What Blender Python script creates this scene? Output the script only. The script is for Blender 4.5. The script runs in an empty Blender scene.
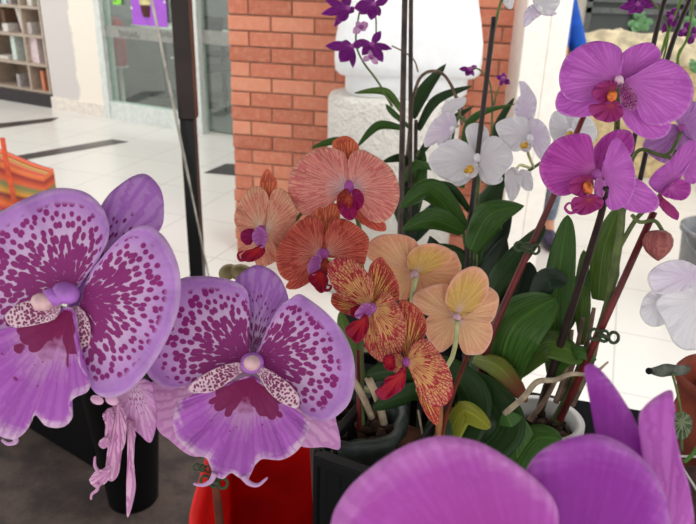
import bpy, math, random
from mathutils import Vector, Matrix
from mathutils import noise as mnoise
random.seed(7)
S = bpy.context.scene
COL = S.collection
# ---------------------------------------------------------------- camera
F = 700.0
PITCH = math.radians(23.14); ROLL = math.radians(1.7)
CAM = Vector((0, 0, 1.45))
X0 = Vector((1, 0, 0)); FW = Vector((0, math.cos(PITCH), -math.sin(PITCH))); U0 = Vector((0, math.sin(PITCH), math.cos(PITCH)))
RT = X0 * math.cos(ROLL) + U0 * math.sin(ROLL)
UP = U0 * math.cos(ROLL) - X0 * math.sin(ROLL)
def ray(px, py): return FW + RT * ((px - 348) / F) - UP * ((py - 262) / F)
def W(px, py, d): return CAM + ray(px, py) * d
def onz(px, py, z=0.0):
    r = ray(px, py); return CAM + r * ((z - CAM.z) / r.z)
def ony(px, py, y):
    r = ray(px, py); return CAM + r * (y / r.y)
cd = bpy.data.cameras.new('camera'); cam = bpy.data.objects.new('camera', cd); COL.objects.link(cam)
cd.sensor_fit = 'HORIZONTAL'; cd.sensor_width = 36; cd.lens = 36 * F / 696; cd.clip_start = .02
M = Matrix((( RT.x, UP.x, -FW.x, CAM.x), (RT.y, UP.y, -FW.y, CAM.y), (RT.z, UP.z, -FW.z, CAM.z), (0, 0, 0, 1)))
cam.matrix_world = M; S.camera = cam
cd.dof.use_dof = True; cd.dof.focus_distance = .47; cd.dof.aperture_fstop = 20
# ---------------------------------------------------------------- object helpers
WO = {}
def worg(o): return WO.get(o.name, Vector((0, 0, 0))) if o else Vector((0, 0, 0))
def tag(o, label=None, cat=None, group=None, kind=None):
    if label: o['label'] = label
    if cat: o['category'] = cat
    if group: o['group'] = group
    if kind: o['kind'] = kind
    return o
def empty(name, loc, label, cat, group=None):
    o = bpy.data.objects.new(name, None); COL.objects.link(o); o.location = loc; o.empty_display_size = .05
    WO[o.name] = Vector(loc); return tag(o, label, cat, group)
def mesh(name, V, Fc, mat, parent=None, org=None, pc=None, smooth=True, solid=0, bev=0, sub=0, mats=None, fm=None):
    if org is None: org = worg(parent) if parent else Vector((0, 0, 0))
    me = bpy.data.meshes.new(name); me.from_pydata([tuple(Vector(v) - org) for v in V], [], Fc)
    if pc:
        a = me.attributes.new('pc', 'FLOAT_VECTOR', 'POINT'); a.data.foreach_set('vector', [c for p in pc for c in p])
    for m in (mats or [mat]): me.materials.append(m)
    if fm: me.polygons.foreach_set('material_index', fm)
    me.polygons.foreach_set('use_smooth', [smooth] * len(me.polygons)); me.update()
    o = bpy.data.objects.new(name, me); COL.objects.link(o)
    o.parent = parent; o.location = org - worg(parent); WO[o.name] = Vector(org)
    if bev:
        m = o.modifiers.new('b', 'BEVEL'); m.width = bev; m.segments = 2; m.limit_method = 'ANGLE'
    if sub:
        m = o.modifiers.new('ss', 'SUBSURF'); m.levels = sub; m.render_levels = sub
    if solid:
        m = o.modifiers.new('s', 'SOLIDIFY'); m.thickness = solid; m.offset = 0
    return o
class MB:
    def __init__(s): s.V = []; s.F = []; s.P = []; s.M = []; s.mi = 0
    def add(s, V, Fc, P=None):
        n = len(s.V); s.V += [Vector(v) for v in V]; s.F += [tuple(i + n for i in f) for f in Fc]; s.M += [s.mi] * len(Fc)
        s.P += list(P) if P else [(0, 0, 0)] * len(V); return s
    def hexa(s, c, P=None):   # 8 corners: bottom loop 0-3, top loop 4-7
        return s.add(c, [(0, 3, 2, 1), (4, 5, 6, 7), (0, 1, 5, 4), (1, 2, 6, 5), (2, 3, 7, 6), (3, 0, 4, 7)], P)
    def box(s, x0, x1, y0, y1, z0, z1, P=None):
        return s.hexa([(x0, y0, z0), (x1, y0, z0), (x1, y1, z0), (x0, y1, z0), (x0, y0, z1), (x1, y0, z1), (x1, y1, z1), (x0, y1, z1)], P)
    def tube(s, pts, rad, n=10, cap=True, P=None):
        pts = [Vector(p) for p in pts]
        if not hasattr(rad, '__len__'): rad = [rad] * len(pts)
        V = []; ref = None
        for i, p in enumerate(pts):
            t = (pts[min(i + 1, len(pts) - 1)] - pts[max(i - 1, 0)]).normalized()
            if ref is None: ref = t.orthogonal().normalized()
            ref = (ref - t * ref.dot(t)).normalized(); b = t.cross(ref)
            for k in range(n):
                a = 2 * math.pi * k / n; V.append(p + (ref * math.cos(a) + b * math.sin(a)) * rad[i])
        Fc = [(i * n + k, i * n + (k + 1) % n, (i + 1) * n + (k + 1) % n, (i + 1) * n + k) for i in range(len(pts) - 1) for k in range(n)]
        if cap: Fc += [tuple(range(n))[::-1], tuple((len(pts) - 1) * n + k for k in range(n))]
        return s.add(V, Fc, P)
    def lathe(s, c, prof, n=40, sx=1, sy=1, sq=1.0, lump=0):
        c = Vector(c); V = []
        for j, (r, z) in enumerate(prof):
            for k in range(n):
                a = 2 * math.pi * k / n; ca, sa = math.cos(a), math.sin(a)
                x = math.copysign(abs(ca) ** sq, ca); y = math.copysign(abs(sa) ** sq, sa)
                rr = r * (1 + lump * mnoise.noise(Vector((ca * 3, sa * 3, z * 40))))
                V.append(c + Vector((rr * sx * x, rr * sy * y, z)))
        Fc = [(j * n + k, j * n + (k + 1) % n, (j + 1) * n + (k + 1) % n, (j + 1) * n + k) for j in range(len(prof) - 1) for k in range(n)]
        return s.add(V, Fc)
    def blob(s, c, ax, n=14, m=10, P=None):   # ax: three axis vectors
        c = Vector(c); V = [c - ax[2]]; 
        for j in range(1, m):
            th = math.pi * j / m
            for k in range(n):
                a = 2 * math.pi * k / n
                V.append(c + ax[0] * (math.sin(th) * math.cos(a)) + ax[1] * (math.sin(th) * math.sin(a)) - ax[2] * math.cos(th))
        V.append(c + ax[2]); Fc = []
        for k in range(n): Fc.append((0, 1 + (k + 1) % n, 1 + k))
        for j in range(m - 2):
            for k in range(n): Fc.append((1 + j * n + k, 1 + j * n + (k + 1) % n, 1 + (j + 1) * n + (k + 1) % n, 1 + (j + 1) * n + k))
        L = len(V) - 1
        for k in range(n): Fc.append((L, 1 + (m - 2) * n + k, 1 + (m - 2) * n + (k + 1) % n))
        return s.add(V, Fc, P)
    def build(s, name, mat, parent=None, org=None, **kw):
        if isinstance(mat, (list, tuple)): kw['mats'] = list(mat); kw['fm'] = s.M; mat = mat[0]
        return mesh(name, s.V, s.F, mat, parent, org, pc=s.P, **kw)
def crs(pts, n, closed=False):   # Catmull-Rom through tuples
    pts = [Vector(p) for p in pts]; L = len(pts); out = []
    segs = L if closed else L - 1
    for i in range(n):
        u = i / n * segs if closed else i / (n - 1) * segs
        k = min(int(u), segs - 1); t = u - k
        g = (lambda j: pts[j % L]) if closed else (lambda j: pts[max(0, min(L - 1, j))])
        p0, p1, p2, p3 = g(k - 1), g(k), g(k + 1), g(k + 2)
        out.append(0.5 * ((2 * p1) + (p2 - p0) * t + (2 * p0 - 5 * p1 + 4 * p2 - p3) * t * t + (3 * p1 - p0 - 3 * p2 + p3) * t ** 3))
    return out
# ---------------------------------------------------------------- materials
def lin(c): return tuple((x / 12.92 if x <= .04045 else ((x + .055) / 1.055) ** 2.4) for x in [v / 255 for v in c]) + (1,)
class NT:
    def __init__(s, name):
        s.m = bpy.data.materials.new(name); s.m.use_nodes = True; s.t = s.m.node_tree; s.t.nodes.clear()
        s.out = s.t.nodes.new('ShaderNodeOutputMaterial')
    def n(s, typ, inp=None, **kw):
        nd = s.t.nodes.new(typ)
        for k, v in kw.items(): setattr(nd, k, v)
        for k, v in (inp or {}).items(): s.set(nd.inputs[k], v)
        return nd
    def set(s, sock, v):
        if isinstance(v, bpy.types.NodeSocket): s.t.links.new(v, sock)
        elif isinstance(v, bpy.types.Node): s.t.links.new(v.outputs[0], sock)
        else: sock.default_value = v
    def math(s, op, a, b=0.0, c=0.0, clamp=False):
        return s.n('ShaderNodeMath', {0: a, 1: b, 2: c}, operation=op, use_clamp=clamp).outputs[0]
    def mix(s, f, a, b, bt='MIX'):
        nd = s.n('ShaderNodeMix', data_type='RGBA', blend_type=bt); s.set(nd.inputs[0], f); s.set(nd.inputs[6], a); s.set(nd.inputs[7], b)
        return nd.outputs[2]
    def sstep(s, v, a, b, lo=0.0, hi=1.0):
        return s.n('ShaderNodeMapRange', {0: v, 1: a, 2: b, 3: lo, 4: hi}, interpolation_type='SMOOTHSTEP').outputs[0]
    def ramp(s, v, stops):
        nd = s.n('ShaderNodeValToRGB', {0: v}); cr = nd.color_ramp
        while len(cr.elements) < len(stops): cr.elements.new(.5)
        for e, (p, c) in zip(cr.elements, stops): e.position = p; e.color = lin(c)
        return nd.outputs[0]
    def noise(s, vec, sc, det=2, rough=.5):
        i = {'Scale': sc, 'Detail': det, 'Roughness': rough}
        if vec is not None: i['Vector'] = vec
        return s.n('ShaderNodeTexNoise', i).outputs[0]
    def finish(s, col, rough=.5, metal=0, bump=None, bs=.2, bd=.001, trans=0, spec=.5, coat=0, tcol=None, **ex):
        b = s.n('ShaderNodeBsdfPrincipled'); s.set(b.inputs['Base Color'], col); s.set(b.inputs['Roughness'], rough); s.set(b.inputs['Metallic'], metal)
        b.inputs['Specular IOR Level'].default_value = spec; b.inputs['Coat Weight'].default_value = coat
        for k, v in ex.items(): s.set(b.inputs[k.replace('_', ' ')], v)
        if bump is not None:
            bn = s.n('ShaderNodeBump', {'Height': bump, 'Strength': bs, 'Distance': bd}); s.t.links.new(bn.outputs[0], b.inputs['Normal'])
        sh = b.outputs[0]
        if trans:
            tr = s.n('ShaderNodeBsdfTranslucent'); s.set(tr.inputs[0], tcol if tcol is not None else col)
            mx = s.n('ShaderNodeMixShader'); mx.inputs[0].default_value = trans; s.t.links.new(sh, mx.inputs[1]); s.t.links.new(tr.outputs[0], mx.inputs[2]); sh = mx.outputs[0]
        s.t.links.new(sh, s.out.inputs[0]); return s.m
def flat(name, c, rough=.5, var=.08, sc=20, metal=0, spec=.35, bump=0, bsc=80, trans=0, coat=0):
    t = NT(name); g = t.n('ShaderNodeNewGeometry').outputs['Position']
    nz = t.noise(g, sc, 3)
    d = tuple(max(0, v * (1 - var * 2)) for v in c); l = tuple(min(255, v * (1 + var)) for v in c)
    col = t.mix(t.sstep(nz, .3, .7), lin(d), lin(l))
    b = t.noise(g, bsc, 3) if bump else None
    return t.finish(col, rough, metal, bump=b, bs=1, bd=bump, spec=spec, trans=trans, coat=coat)
def petal_mat(name, stops, veins=None, spots=None, vs=0, rough=.45, trans=.22, midline=None, bump=.0004, mott=.12):
    """stops: colour along the petal base -> edge; veins: (colour, across, along, width, strength, t0, t1); spots: (colour, across, along, thr0, thr1, tfull, tend)"""
    t = NT(name); a = t.n('ShaderNodeAttribute', attribute_name='pc').outputs['Vector']
    sp = t.n('ShaderNodeSeparateXYZ', {0: a}); A, R, T = sp.outputs
    nz = t.noise(a, 3.0, 3)
    Tn = t.math('ADD', T, t.math('MULTIPLY', t.math('SUBTRACT', nz, .5), mott))
    col = t.ramp(Tn, stops)
    fine = t.n('ShaderNodeCombineXYZ', {0: t.math('MULTIPLY', A, 16), 1: t.math('MULTIPLY', R, .6), 2: 0.0})
    st = t.noise(fine, 1.6, 2)
    col = t.mix(t.sstep(st, .35, .7, 0, .13), col, t.mix(.5, col, lin((60, 10, 60)), 'MIX'))
    bumph = st
    if veins:
        for (vc, k1, k2, w, stg, t0, t1) in veins:
            wb = t.math('MULTIPLY', t.math('SUBTRACT', t.noise(a, 2.2, 2), .5), .9)
            cv = t.n('ShaderNodeCombineXYZ', {0: t.math('ADD', t.math('MULTIPLY', A, k1), wb), 1: t.math('ADD', t.math('MULTIPLY', R, k2), wb), 2: .3})
            vo = t.n('ShaderNodeTexVoronoi', {'Vector': cv, 'Scale': 1.0, 'Randomness': .95}, feature='DISTANCE_TO_EDGE', voronoi_dimensions='2D')
            mk = t.sstep(vo.outputs['Distance'], w * .35, w, stg, 0)
            fade = t.math('MULTIPLY', t.sstep(T, t0, t0 + .15), t.sstep(T, t1, t1 + .12, 1, 0))
            mk = t.math('MULTIPLY', mk, fade); col = t.mix(mk, col, lin(vc)); bumph = t.math('SUBTRACT', bumph, mk)
    if spots:
        for (sc_, k1, k2, th0, th1, tf, te) in spots:
            cv = t.n('ShaderNodeCombineXYZ', {0: t.math('MULTIPLY', A, k1), 1: t.math('MULTIPLY', R, k2), 2: .7})
            vo = t.n('ShaderNodeTexVoronoi', {'Vector': cv, 'Scale': 1.0, 'Randomness': .8}, feature='F1', voronoi_dimensions='2D')
            nz2 = t.math('MULTIPLY', t.math('SUBTRACT', t.noise(a, 1.1, 2), .5), .55)
            Te = t.math('ADD', T, t.sstep(t.math('ABSOLUTE', A), .04, .42, vs, 0)) if vs else T
            th = t.math('ADD', t.sstep(Te, tf, te, th0, th1), nz2)
            mk = t.math('MULTIPLY', t.sstep(t.math('SUBTRACT', vo.outputs['Distance'], th), -.05, .05, 1, 0), t.sstep(T, te, te + .06, 1, 0))
            col = t.mix(t.math('MULTIPLY', mk, .95), col, lin(sc_))
    return t.finish(col, rough, bump=bumph, bs=.6, bd=bump, trans=trans, spec=.22)
def leaf_mat(name, c, c2, c3=None):
    t = NT(name); a = t.n('ShaderNodeAttribute', attribute_name='pc').outputs['Vector']
    sp = t.n('ShaderNodeSeparateXYZ', {0: a}); A, R, T = sp.outputs
    st = t.noise(t.n('ShaderNodeCombineXYZ', {0: t.math('MULTIPLY', A, 9), 1: t.math('MULTIPLY', R, 2.5), 2: 0.0}), 1.5, 3)
    col = t.mix(t.sstep(st, .3, .7), lin(c), lin(c2))
    mid = t.sstep(t.math('ABSOLUTE', A), .015, .07, .22, 0)
    col = t.mix(mid, col, lin(tuple(min(255, v * 1.5 + 15) for v in c2)))
    if c3: col = t.mix(t.sstep(t.math('ADD', R, t.math('MULTIPLY', st, .3)), .6, 1.0), col, lin(c3))
    return t.finish(col, .45, bump=st, bs=.5, bd=.0006, trans=.15, spec=.28)
# ---------------------------------------------------------------- petals and leaves
def petal(parent, name, base, outline, d, mat, tilt=(0, 0), cup=.006, ruf=.0012, nr=5, K=15, N=88, solid=.0009, fold=0.0, ph=None, axis=None, extra=None):
    """a curved sheet with real depth: outline and base given where the photo shows them, d the distance"""
    o = crs([(x, y, 0) for x, y in outline], N, True); bx, by = base
    cx = sum(p.x for p in o) / N; cy = sum(p.y for p in o) / N
    ax = math.atan2(cy - by, cx - bx) if axis is None else axis
    rmax = max(math.hypot(p.x - bx, p.y - by) for p in o)
    ph = random.uniform(0, 6) if ph is None else ph
    V = []; P = []; Fc = []
    def dep(x, y, t, a):
        r = math.hypot(x - bx, y - by) / rmax
        return d + (tilt[0] * (x - bx) + tilt[1] * (y - by)) / 100 + cup * r * r - fold * r * abs(math.sin(a)) + ruf * t ** 3 * math.sin(nr * a * 2 + ph) + .35 * ruf * t * t * math.sin(nr * 4.3 * a + 2 * ph)
    V.append(W(bx, by, d)); P.append((0, 0, 0))
    for k in range(1, K + 1):
        t = (k / K) ** .9
        for p in o:
            x = bx + (p.x - bx) * t; y = by + (p.y - by) * t
            a = (math.atan2(y - by, x - bx) - ax + math.pi) % (2 * math.pi) - math.pi
            V.append(W(x, y, dep(x, y, t, a))); P.append((a, math.hypot(x - bx, y - by) * d / F * 100, t * (.25 + .75 * math.hypot(p.x - bx, p.y - by) / rmax) ** .5 if False else t))
    for i in range(N): Fc.append((0, 1 + i, 1 + (i + 1) % N))
    for k in range(K - 1):
        for i in range(N):
            a_ = 1 + k * N; b_ = 1 + (k + 1) * N
            Fc.append((a_ + i, b_ + i, b_ + (i + 1) % N, a_ + (i + 1) % N))
    mb = MB(); mb.add(V, Fc, P)
    if extra: extra(mb)
    return mb.build(name, mat, parent, W(bx, by, d), solid=solid)
def lanc(base, tip, w, k=.55, r=.9):
    """outline of a pointed petal from base to tip, k where it is widest, w width in the photo's frame"""
    b = Vector(base); t = Vector(tip); d = t - b; n = Vector((-d.y, d.x)).normalized()
    L = []; Rr = []
    for s in (.05, .2, .38, .55, .72, .87, .96):
        q = math.sin(math.pi * min(1, s ** (math.log(.5) / math.log(k)))) ** r
        L.append(tuple(b + d * s + n * w * .5 * q)); Rr.append(tuple(b + d * s - n * w * .5 * q))
    return [tuple(b)] + L + [tuple(t)] + Rr[::-1]
def leaf(parent, pts, w, mat, tw=0.3, fold=.25, base=.45, tip=.6, name='leaf', n=26, solid=.0012, wav=0.0):
    """strap leaf along (px, py, distance) points, w its width in the photo's frame"""
    C = [W(*p) for p in crs(pts, n)]; dm = sum(p[2] for p in pts) / len(pts); hw = w * dm / F / 2
    V = []; P = []; m = 8
    for i, c in enumerate(C):
        s = i / (n - 1); t = (C[min(i + 1, n - 1)] - C[max(i - 1, 0)]).normalized()
        vd = (c - CAM).normalized(); sd = t.cross(vd).normalized(); nn = sd.cross(t).normalized()
        wd = (sd * math.cos(tw) + nn * math.sin(tw)).normalized(); nv = wd.cross(t).normalized()
        prof = min(1, base + (1 - base) * min(1, s / .45) ** .8) * (1 - max(0, (s - .4) / .6) ** (1 + tip * 2)) ** (.4 + .8 * (1 - tip))
        prof = max(prof, .02)
        for k in range(m + 1):
            v = k / m * 2 - 1
            V.append(c + wd * v * hw * prof / max(.5, math.cos(tw)) + nv * (fold * hw * prof * (abs(v) ** 1.3) + wav * math.sin(s * 14 + (v > 0) * 2) * abs(v))); P.append((v, s, 0))
    Fc = [(i * (m + 1) + k, i * (m + 1) + k + 1, (i + 1) * (m + 1) + k + 1, (i + 1) * (m + 1) + k) for i in range(n - 1) for k in range(m)]
    return mesh(name, V, Fc, mat, parent, C[0], pc=P, solid=solid)
def stick(parent, name, pts, w, mat, n=None, sm=True, knots=0, org=None):
    """round stem or stake along (px, py, distance) points; w width in the photo's frame (number or list)"""
    n = n or max(8, len(pts) * 6)
    C = crs(pts, n) if sm else [Vector(p) for p in pts]
    n = len(C); ws = w if hasattr(w, '__len__') else [w] * 2
    rad = []
    for i, c in enumerate(C):
        u = i / (n - 1) * (len(ws) - 1); k = min(int(u), len(ws) - 2); rr = ws[k] + (ws[k + 1] - ws[k]) * (u - k)
        if knots and i % knots == knots // 2: rr *= 1.35
        rad.append(rr * c.z / F / 2)
    mb = MB(); mb.tube([W(*c) for c in C], rad, 10, P=None)
    return mb.build(name, mat, parent, W(*C[0]) if org is None else org)
def pxblob(mb, px, py, d, rx, ry, rz=None, rot=0):
    s = d / F; rz = rz or min(rx, ry)
    c, s_ = math.cos(rot), math.sin(rot)
    return mb.blob(W(px, py, d), [(RT * c - UP * s_) * rx * s, (RT * s_ + UP * c) * ry * s, FW * rz * s])
def pxlathe(mb, px, py, d, prof, n=20):
    s = d / F; c = W(px, py, d); V = []
    for (r, y) in prof:
        for k in range(n):
            a = 2 * math.pi * k / n; V.append(c + (RT * math.cos(a) + FW * math.sin(a)) * r * s - UP * y * s)
    return mb.add(V, [(j * n + k, j * n + (k + 1) % n, (j + 1) * n + (k + 1) % n, (j + 1) * n + k) for j in range(len(prof) - 1) for k in range(n)], [(math.sin(6.283 * k / n) * .8, y * .1, .5) for (r, y) in prof for k in range(n)])
def flower(plant, px, py, d, mat, rx=5, ry=5, rot=0, ped=None, pw=3, pmat=None, label=None, extra=None):
    """the flower's own mesh: its column and stalk; petals, sepals and lip are its children"""
    mb = MB(); pxblob(mb, px, py, d, rx, ry, None, rot)
    if extra:
        for e in extra: pxblob(mb, *e)
    if ped:
        mb.mi = 1; C = crs(ped, 12); mb.tube([W(*c) for c in C], [pw * c.z / F / 2 for c in C], 8)
    o = mb.build('flower', [mat, pmat or mat], plant, W(px, py, d))
    if label: o['label'] = label
    return o
# ================================================================ light
w = bpy.data.worlds.new('world'); S.world = w; w.use_nodes = True
bg = w.node_tree.nodes['Background']; bg.inputs[0].default_value = (1, .985, .965, 1); bg.inputs[1].default_value = 1.14
def area(name, loc, target, size, power, col=(1, 1, 1), sy=None):
    l = bpy.data.lights.new(name, 'AREA'); l.energy = power; l.color = col; l.size = size
    if sy: l.shape = 'RECTANGLE'; l.size_y = sy
    o = bpy.data.objects.new(name, l); COL.objects.link(o); o.location = loc
    o.rotation_euler = (Vector(target) - Vector(loc)).to_track_quat('-Z', 'Y').to_euler(); return o
area('daylight_from_mall', (1.5, 6.5, 4.6), (0.2, 3.5, 0), 4.0, 75, (1, .985, .96), 3)
area('added_pillar_fill_light', (1.0, 1.9, 3.9), (.4, 3.0, .6), 1.2, 60, (1, .98, .95))  # fill lamp added to brighten the pillar front and white columns, no known fixture
area('mall_ceiling_panel', (-3.5, 5.5, 4.2), (-3.5, 6, 0), 3.0, 50, (1, .98, .95))
S.view_settings.view_transform = 'Standard'; S.view_settings.look = 'None'; S.view_settings.exposure = 0.22; S.view_settings.gamma = 1.0
# ================================================================ floor
t = NT('mall_floor_tile'); g = t.n('ShaderNodeNewGeometry').outputs['Position']
br = t.n('ShaderNodeTexBrick', {'Vector': t.n('ShaderNodeVectorMath', {0: t.n('ShaderNodeVectorRotate', {'Vector': g, 'Angle': math.radians(20)}, rotation_type='Z_AXIS').outputs[0], 1: (-.18 + 20, -.45 + 20, 0)}, operation='ADD').outputs[0], 'Color1': lin((212, 209, 203)), 'Color2': lin((209, 206, 200)), 'Mortar': lin((174, 172, 169)), 'Scale': 1.0, 'Mortar Size': .003, 'Brick Width': .5, 'Row Height': .5}, offset=0.0)
col = t.mix(t.sstep(t.noise(g, 1.3, 3), .35, .7, 0, .12), br.outputs[0], lin((200, 195, 190)))
M_floor = t.finish(col, .22, spec=.4)
fb = MB(); fb.box(-14, 12, -2, 22, -.12, 0); fo = fb.build('floor', M_floor, org=Vector((0, 0, 0)), smooth=False); tag(fo, kind='structure')
M_dk = flat('dark_stone_inlay', (62, 56, 56), .25, .05)
def strip(name, pts, z=.004):
    P = [onz(x, y) for x, y in pts]; mb = MB(); mb.hexa([Vector((p.x, p.y, 0.0005)) for p in P] + [Vector((p.x, p.y, z)) for p in P])
    return tag(mb.build(name, M_dk, smooth=False), kind='structure')
strip('trim_1', [(-60, 136), (-60, 130), (59, 117.5), (52, 121.5)])
strip('trim_2', [(8, 163), (0, 159), (112, 139.5), (128, 142)])
strip('trim_3', [(204, 173), (226, 164), (262, 166), (262, 178)])
# brown mottled mat under the stall
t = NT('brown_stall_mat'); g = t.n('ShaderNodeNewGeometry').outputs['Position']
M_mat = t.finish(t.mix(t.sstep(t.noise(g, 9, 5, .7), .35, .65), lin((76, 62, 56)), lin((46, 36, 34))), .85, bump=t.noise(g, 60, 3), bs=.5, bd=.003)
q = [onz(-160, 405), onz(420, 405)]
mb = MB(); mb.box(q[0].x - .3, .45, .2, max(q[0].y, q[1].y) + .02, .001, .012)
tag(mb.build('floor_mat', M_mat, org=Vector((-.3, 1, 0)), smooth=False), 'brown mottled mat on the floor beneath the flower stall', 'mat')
# ================================================================ shop front, wall and shelves on the left
A = onz(0, 99.5); B = onz(178, 129); e = (B - A).normalized(); nrm = Vector((e.y, -e.x, 0))
if nrm.dot(CAM - A) < 0: nrm = -nrm
def FU(px, py, off=0.0):
    r = ray(px, py); a = A + nrm * off; tt = (a - CAM).dot(nrm) / r.dot(nrm); p = CAM + r * tt
    return ((p - A).dot(e), p.z)
def fp(u, z, w_): v = A + e * u + nrm * w_; return Vector((v.x, v.y, z))
def fbox(mb, u0, u1, z0, z1, w0, w1): return mb.hexa([fp(u0, z0, w0), fp(u1, z0, w0), fp(u1, z0, w1), fp(u0, z0, w1), fp(u0, z1, w0), fp(u1, z1, w0), fp(u1, z1, w1), fp(u0, z1, w1)])
def FB(name, mat, parent, *bx, kind=None, org=None, bev=0):
    mb = MB()
    for b in bx: fbox(mb, *b)
    o = mb.build(name, mat, parent, org, smooth=False, bev=bev)
    return tag(o, kind=kind)
u54 = FU(54, 105)[0]; u107 = FU(107, 112)[0]; u112 = FU(112, 108)[0]; u178 = FU(178, 120)[0]; u200 = FU(202, 120)[0]; u240 = FU(262, 125)[0]
UD = u200 - .03
print('facade u', u54, u107, u112, u178, u200, u240, A, B)
# cream wall with a grey repair patch
t = NT('cream_wall_with_patch'); g = t.n('ShaderNodeNewGeometry').outputs['Position']
uu = t.n('ShaderNodeVectorMath', {0: g, 1: tuple(e)}, operation='DOT_PRODUCT').outputs['Value']
uedge = FU(75, 60)[0] + A.dot(e)
jag = t.math('MULTIPLY', t.math('SUBTRACT', t.noise(g, 5, 4, .6), .5), .18)
msk = t.sstep(t.math('ADD', uu, jag), uedge - .012, uedge + .012, 1, 0)
M_cream = t.finish(t.mix(msk, lin((238, 230, 216)), lin((206, 201, 198))), .7)
FB('wall_left', M_cream, None, (u54, u107, 0, 3.2, -.15, 0), kind='structure')
M_base = flat('skirting', (226, 218, 208), .5, .03)
FB('baseboard_left', M_base, None, (u54 - .01, u107 + .01, 0, .12, 0, .02), kind='structure')
M_frame = flat('white_metal_frame', (214, 220, 216), .35, .02)
FB('trim_4', M_frame, None, (u107, u112, 0, 3.0, -.1, .03), kind='structure')
FB('trim_5', M_frame, None, (UD - .03, UD + .07, 0, 3.0, -.05, .05), kind='structure')
FB('baseboard_shop', M_frame, None, (u112, UD - .03, 0, .16, -.08, .02), kind='structure')
t = NT('shop_glass'); gl = t.n('ShaderNodeBsdfGlossy', {'Color': (1, 1, 1, 1), 'Roughness': .03}); tr = t.n('ShaderNodeBsdfTransparent', {'Color': (.86, .93, .9, 1)})
fr = t.n('ShaderNodeFresnel', {'IOR': 1.45}); mx = t.n('ShaderNodeMixShader', {0: .09, 1: tr, 2: gl}); t.t.links.new(mx.outputs[0], t.out.inputs[0]); M_glass = t.m
wn = FB('window_1', M_glass, None, (u112, UD - .03, .16, 3.0, -.03, -.02), kind='structure')
dr = FB('door_1', M_glass, None, (UD + .07, u240 + .4, .03, 2.9, -.03, -.02), kind='structure')
M_frost = flat('frosted_film', (176, 178, 172), .6, .02, trans=.3)
zf0 = FU(150, 41)[1]; zf1 = FU(150, 29)[1]
FB('frosted_band', M_frost, wn, (u112, UD - .03, zf0, zf1, -.018, -.014))
zf0 = FU(215, 45)[1]; zf1 = FU(215, 31)[1]
FB('frosted_band', M_frost, dr, (UD + .07, u240 + .4, zf0, zf1, -.018, -.014))
# faint lettering on the film: soft grey script strokes, unreadable in the photo
M_ink = flat('grey_lettering', (138, 138, 134), .6, .02)
def scrawl(px0, px1, py, par, n=7):
    u0, z = FU(px0, py); u1 = FU(px1, py)[0]; pts = []
    for i in range(n * 8 + 1):
        s = i / (n * 8); pts.append(fp(u0 + (u1 - u0) * s + .012 * math.cos(s * n * 6.28), z + .02 * math.sin(s * n * 6.28) * (1.5 if int(s * n) % 3 == 0 else .8), -.011))
    mb = MB(); mb.tube(pts, .004, 5); mb.build('lettering', M_ink, par)
scrawl(118, 137, 33, wn); scrawl(158, 171, 33.5, wn, 5)
# shop interior
M_in = flat('shop_interior_wall', (128, 132, 124), .8, .04, sc=2); M_inf = flat('shop_interior_floor', (120, 120, 114), .3, .04)
FB('wall_back', M_in, None, (u112 - 1.5, u240 + 1.6, 0, 3.0, -3.1, -3.0), kind='structure')
FB('wall_shop_left', M_in, None, (u112 - 1.6, u112 - 1.5, 0, 3.0, -3.1, -.5), kind='structure')
FB('wall_shop_right', M_in, None, (u240 + 1.6, u240 + 1.7, 0, 3.0, -3.1, 0), kind='structure')
FB('ceiling', M_in, None, (u112 - 1.6, u240 + 1.7, 3.0, 3.1, -3.1, 0), kind='structure')
area('shop_light', tuple(fp((u112 + u240) / 2, 2.9, -1.5)), tuple(fp((u112 + u240) / 2, 0, -1.5)), 1.5, 38, (1, 1, .95))
FB('floor_shop', M_inf, None, (u112 - 1.5, u240 + 1.6, 0.001, .02, -3.0, -.1), kind='structure')
M_grey = flat('grey_partition', (150, 154, 150), .6, .03, sc=3); M_dg = flat('dark_grey_panel', (84, 88, 84), .6, .04)
FB('wall_partition', M_grey, None, (FU(142, 60, -2.6)[0], FU(163, 60, -2.6)[0], .02, 2.4, -2.7, -2.6), kind='structure')
# posters on the glass
M_pur = flat('purple_poster', (168, 92, 212), .5, .02); M_wht = flat('white_print', (232, 230, 222), .6, .02); M_brn = flat('brown_print', (84, 42, 40), .5, .05)
def poster(px0, px1, py0, py1, mat, label, off=-.012):
    u0, z1 = FU(px0, py0); u1, z0 = FU(px1, py1); z1 = max(z1, z0 + .3)
    mb = MB(); fbox(mb, u0, u1, z0, z1, off, off + .004); o = mb.build('poster', mat, None, fp((u0 + u1) / 2, (z0 + z1) / 2, off), smooth=False)
    return tag(o, label, 'poster', 'posters on the shop window')
po = poster(129, 167, -12, 27.5, M_pur, 'purple poster with a drink cup on the shop glass')
u0, z0 = FU(147, 17, 0); r_ = .055
mb = MB(); mb.lathe(fp(u0, z0, .004) - nrm * .0, [(.03, -.001), (.044, .05), (.05, .10)], 20, sy=.25); mb.build('cup_print', M_brn, po)
mb = MB(); mb.lathe(fp(u0, z0 + .1, .004), [(.052, 0), (.056, .05), (.046, .1), (.02, .16), (.002, .18)], 20, sy=.25); mb.build('cream_print', flat('cream_print', (222, 214, 150), .6), po)
mb = MB()
for (x, y) in ((131, 8), (164, 2)): 
    uu_, zz_ = FU(x, y); mb = MB(); mb.blob(fp(uu_, zz_, -.006), [e * .012, Vector((0, 0, .012)), nrm * .003], 10, 6); mb.build('tape_spot', M_wht, po)

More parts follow.
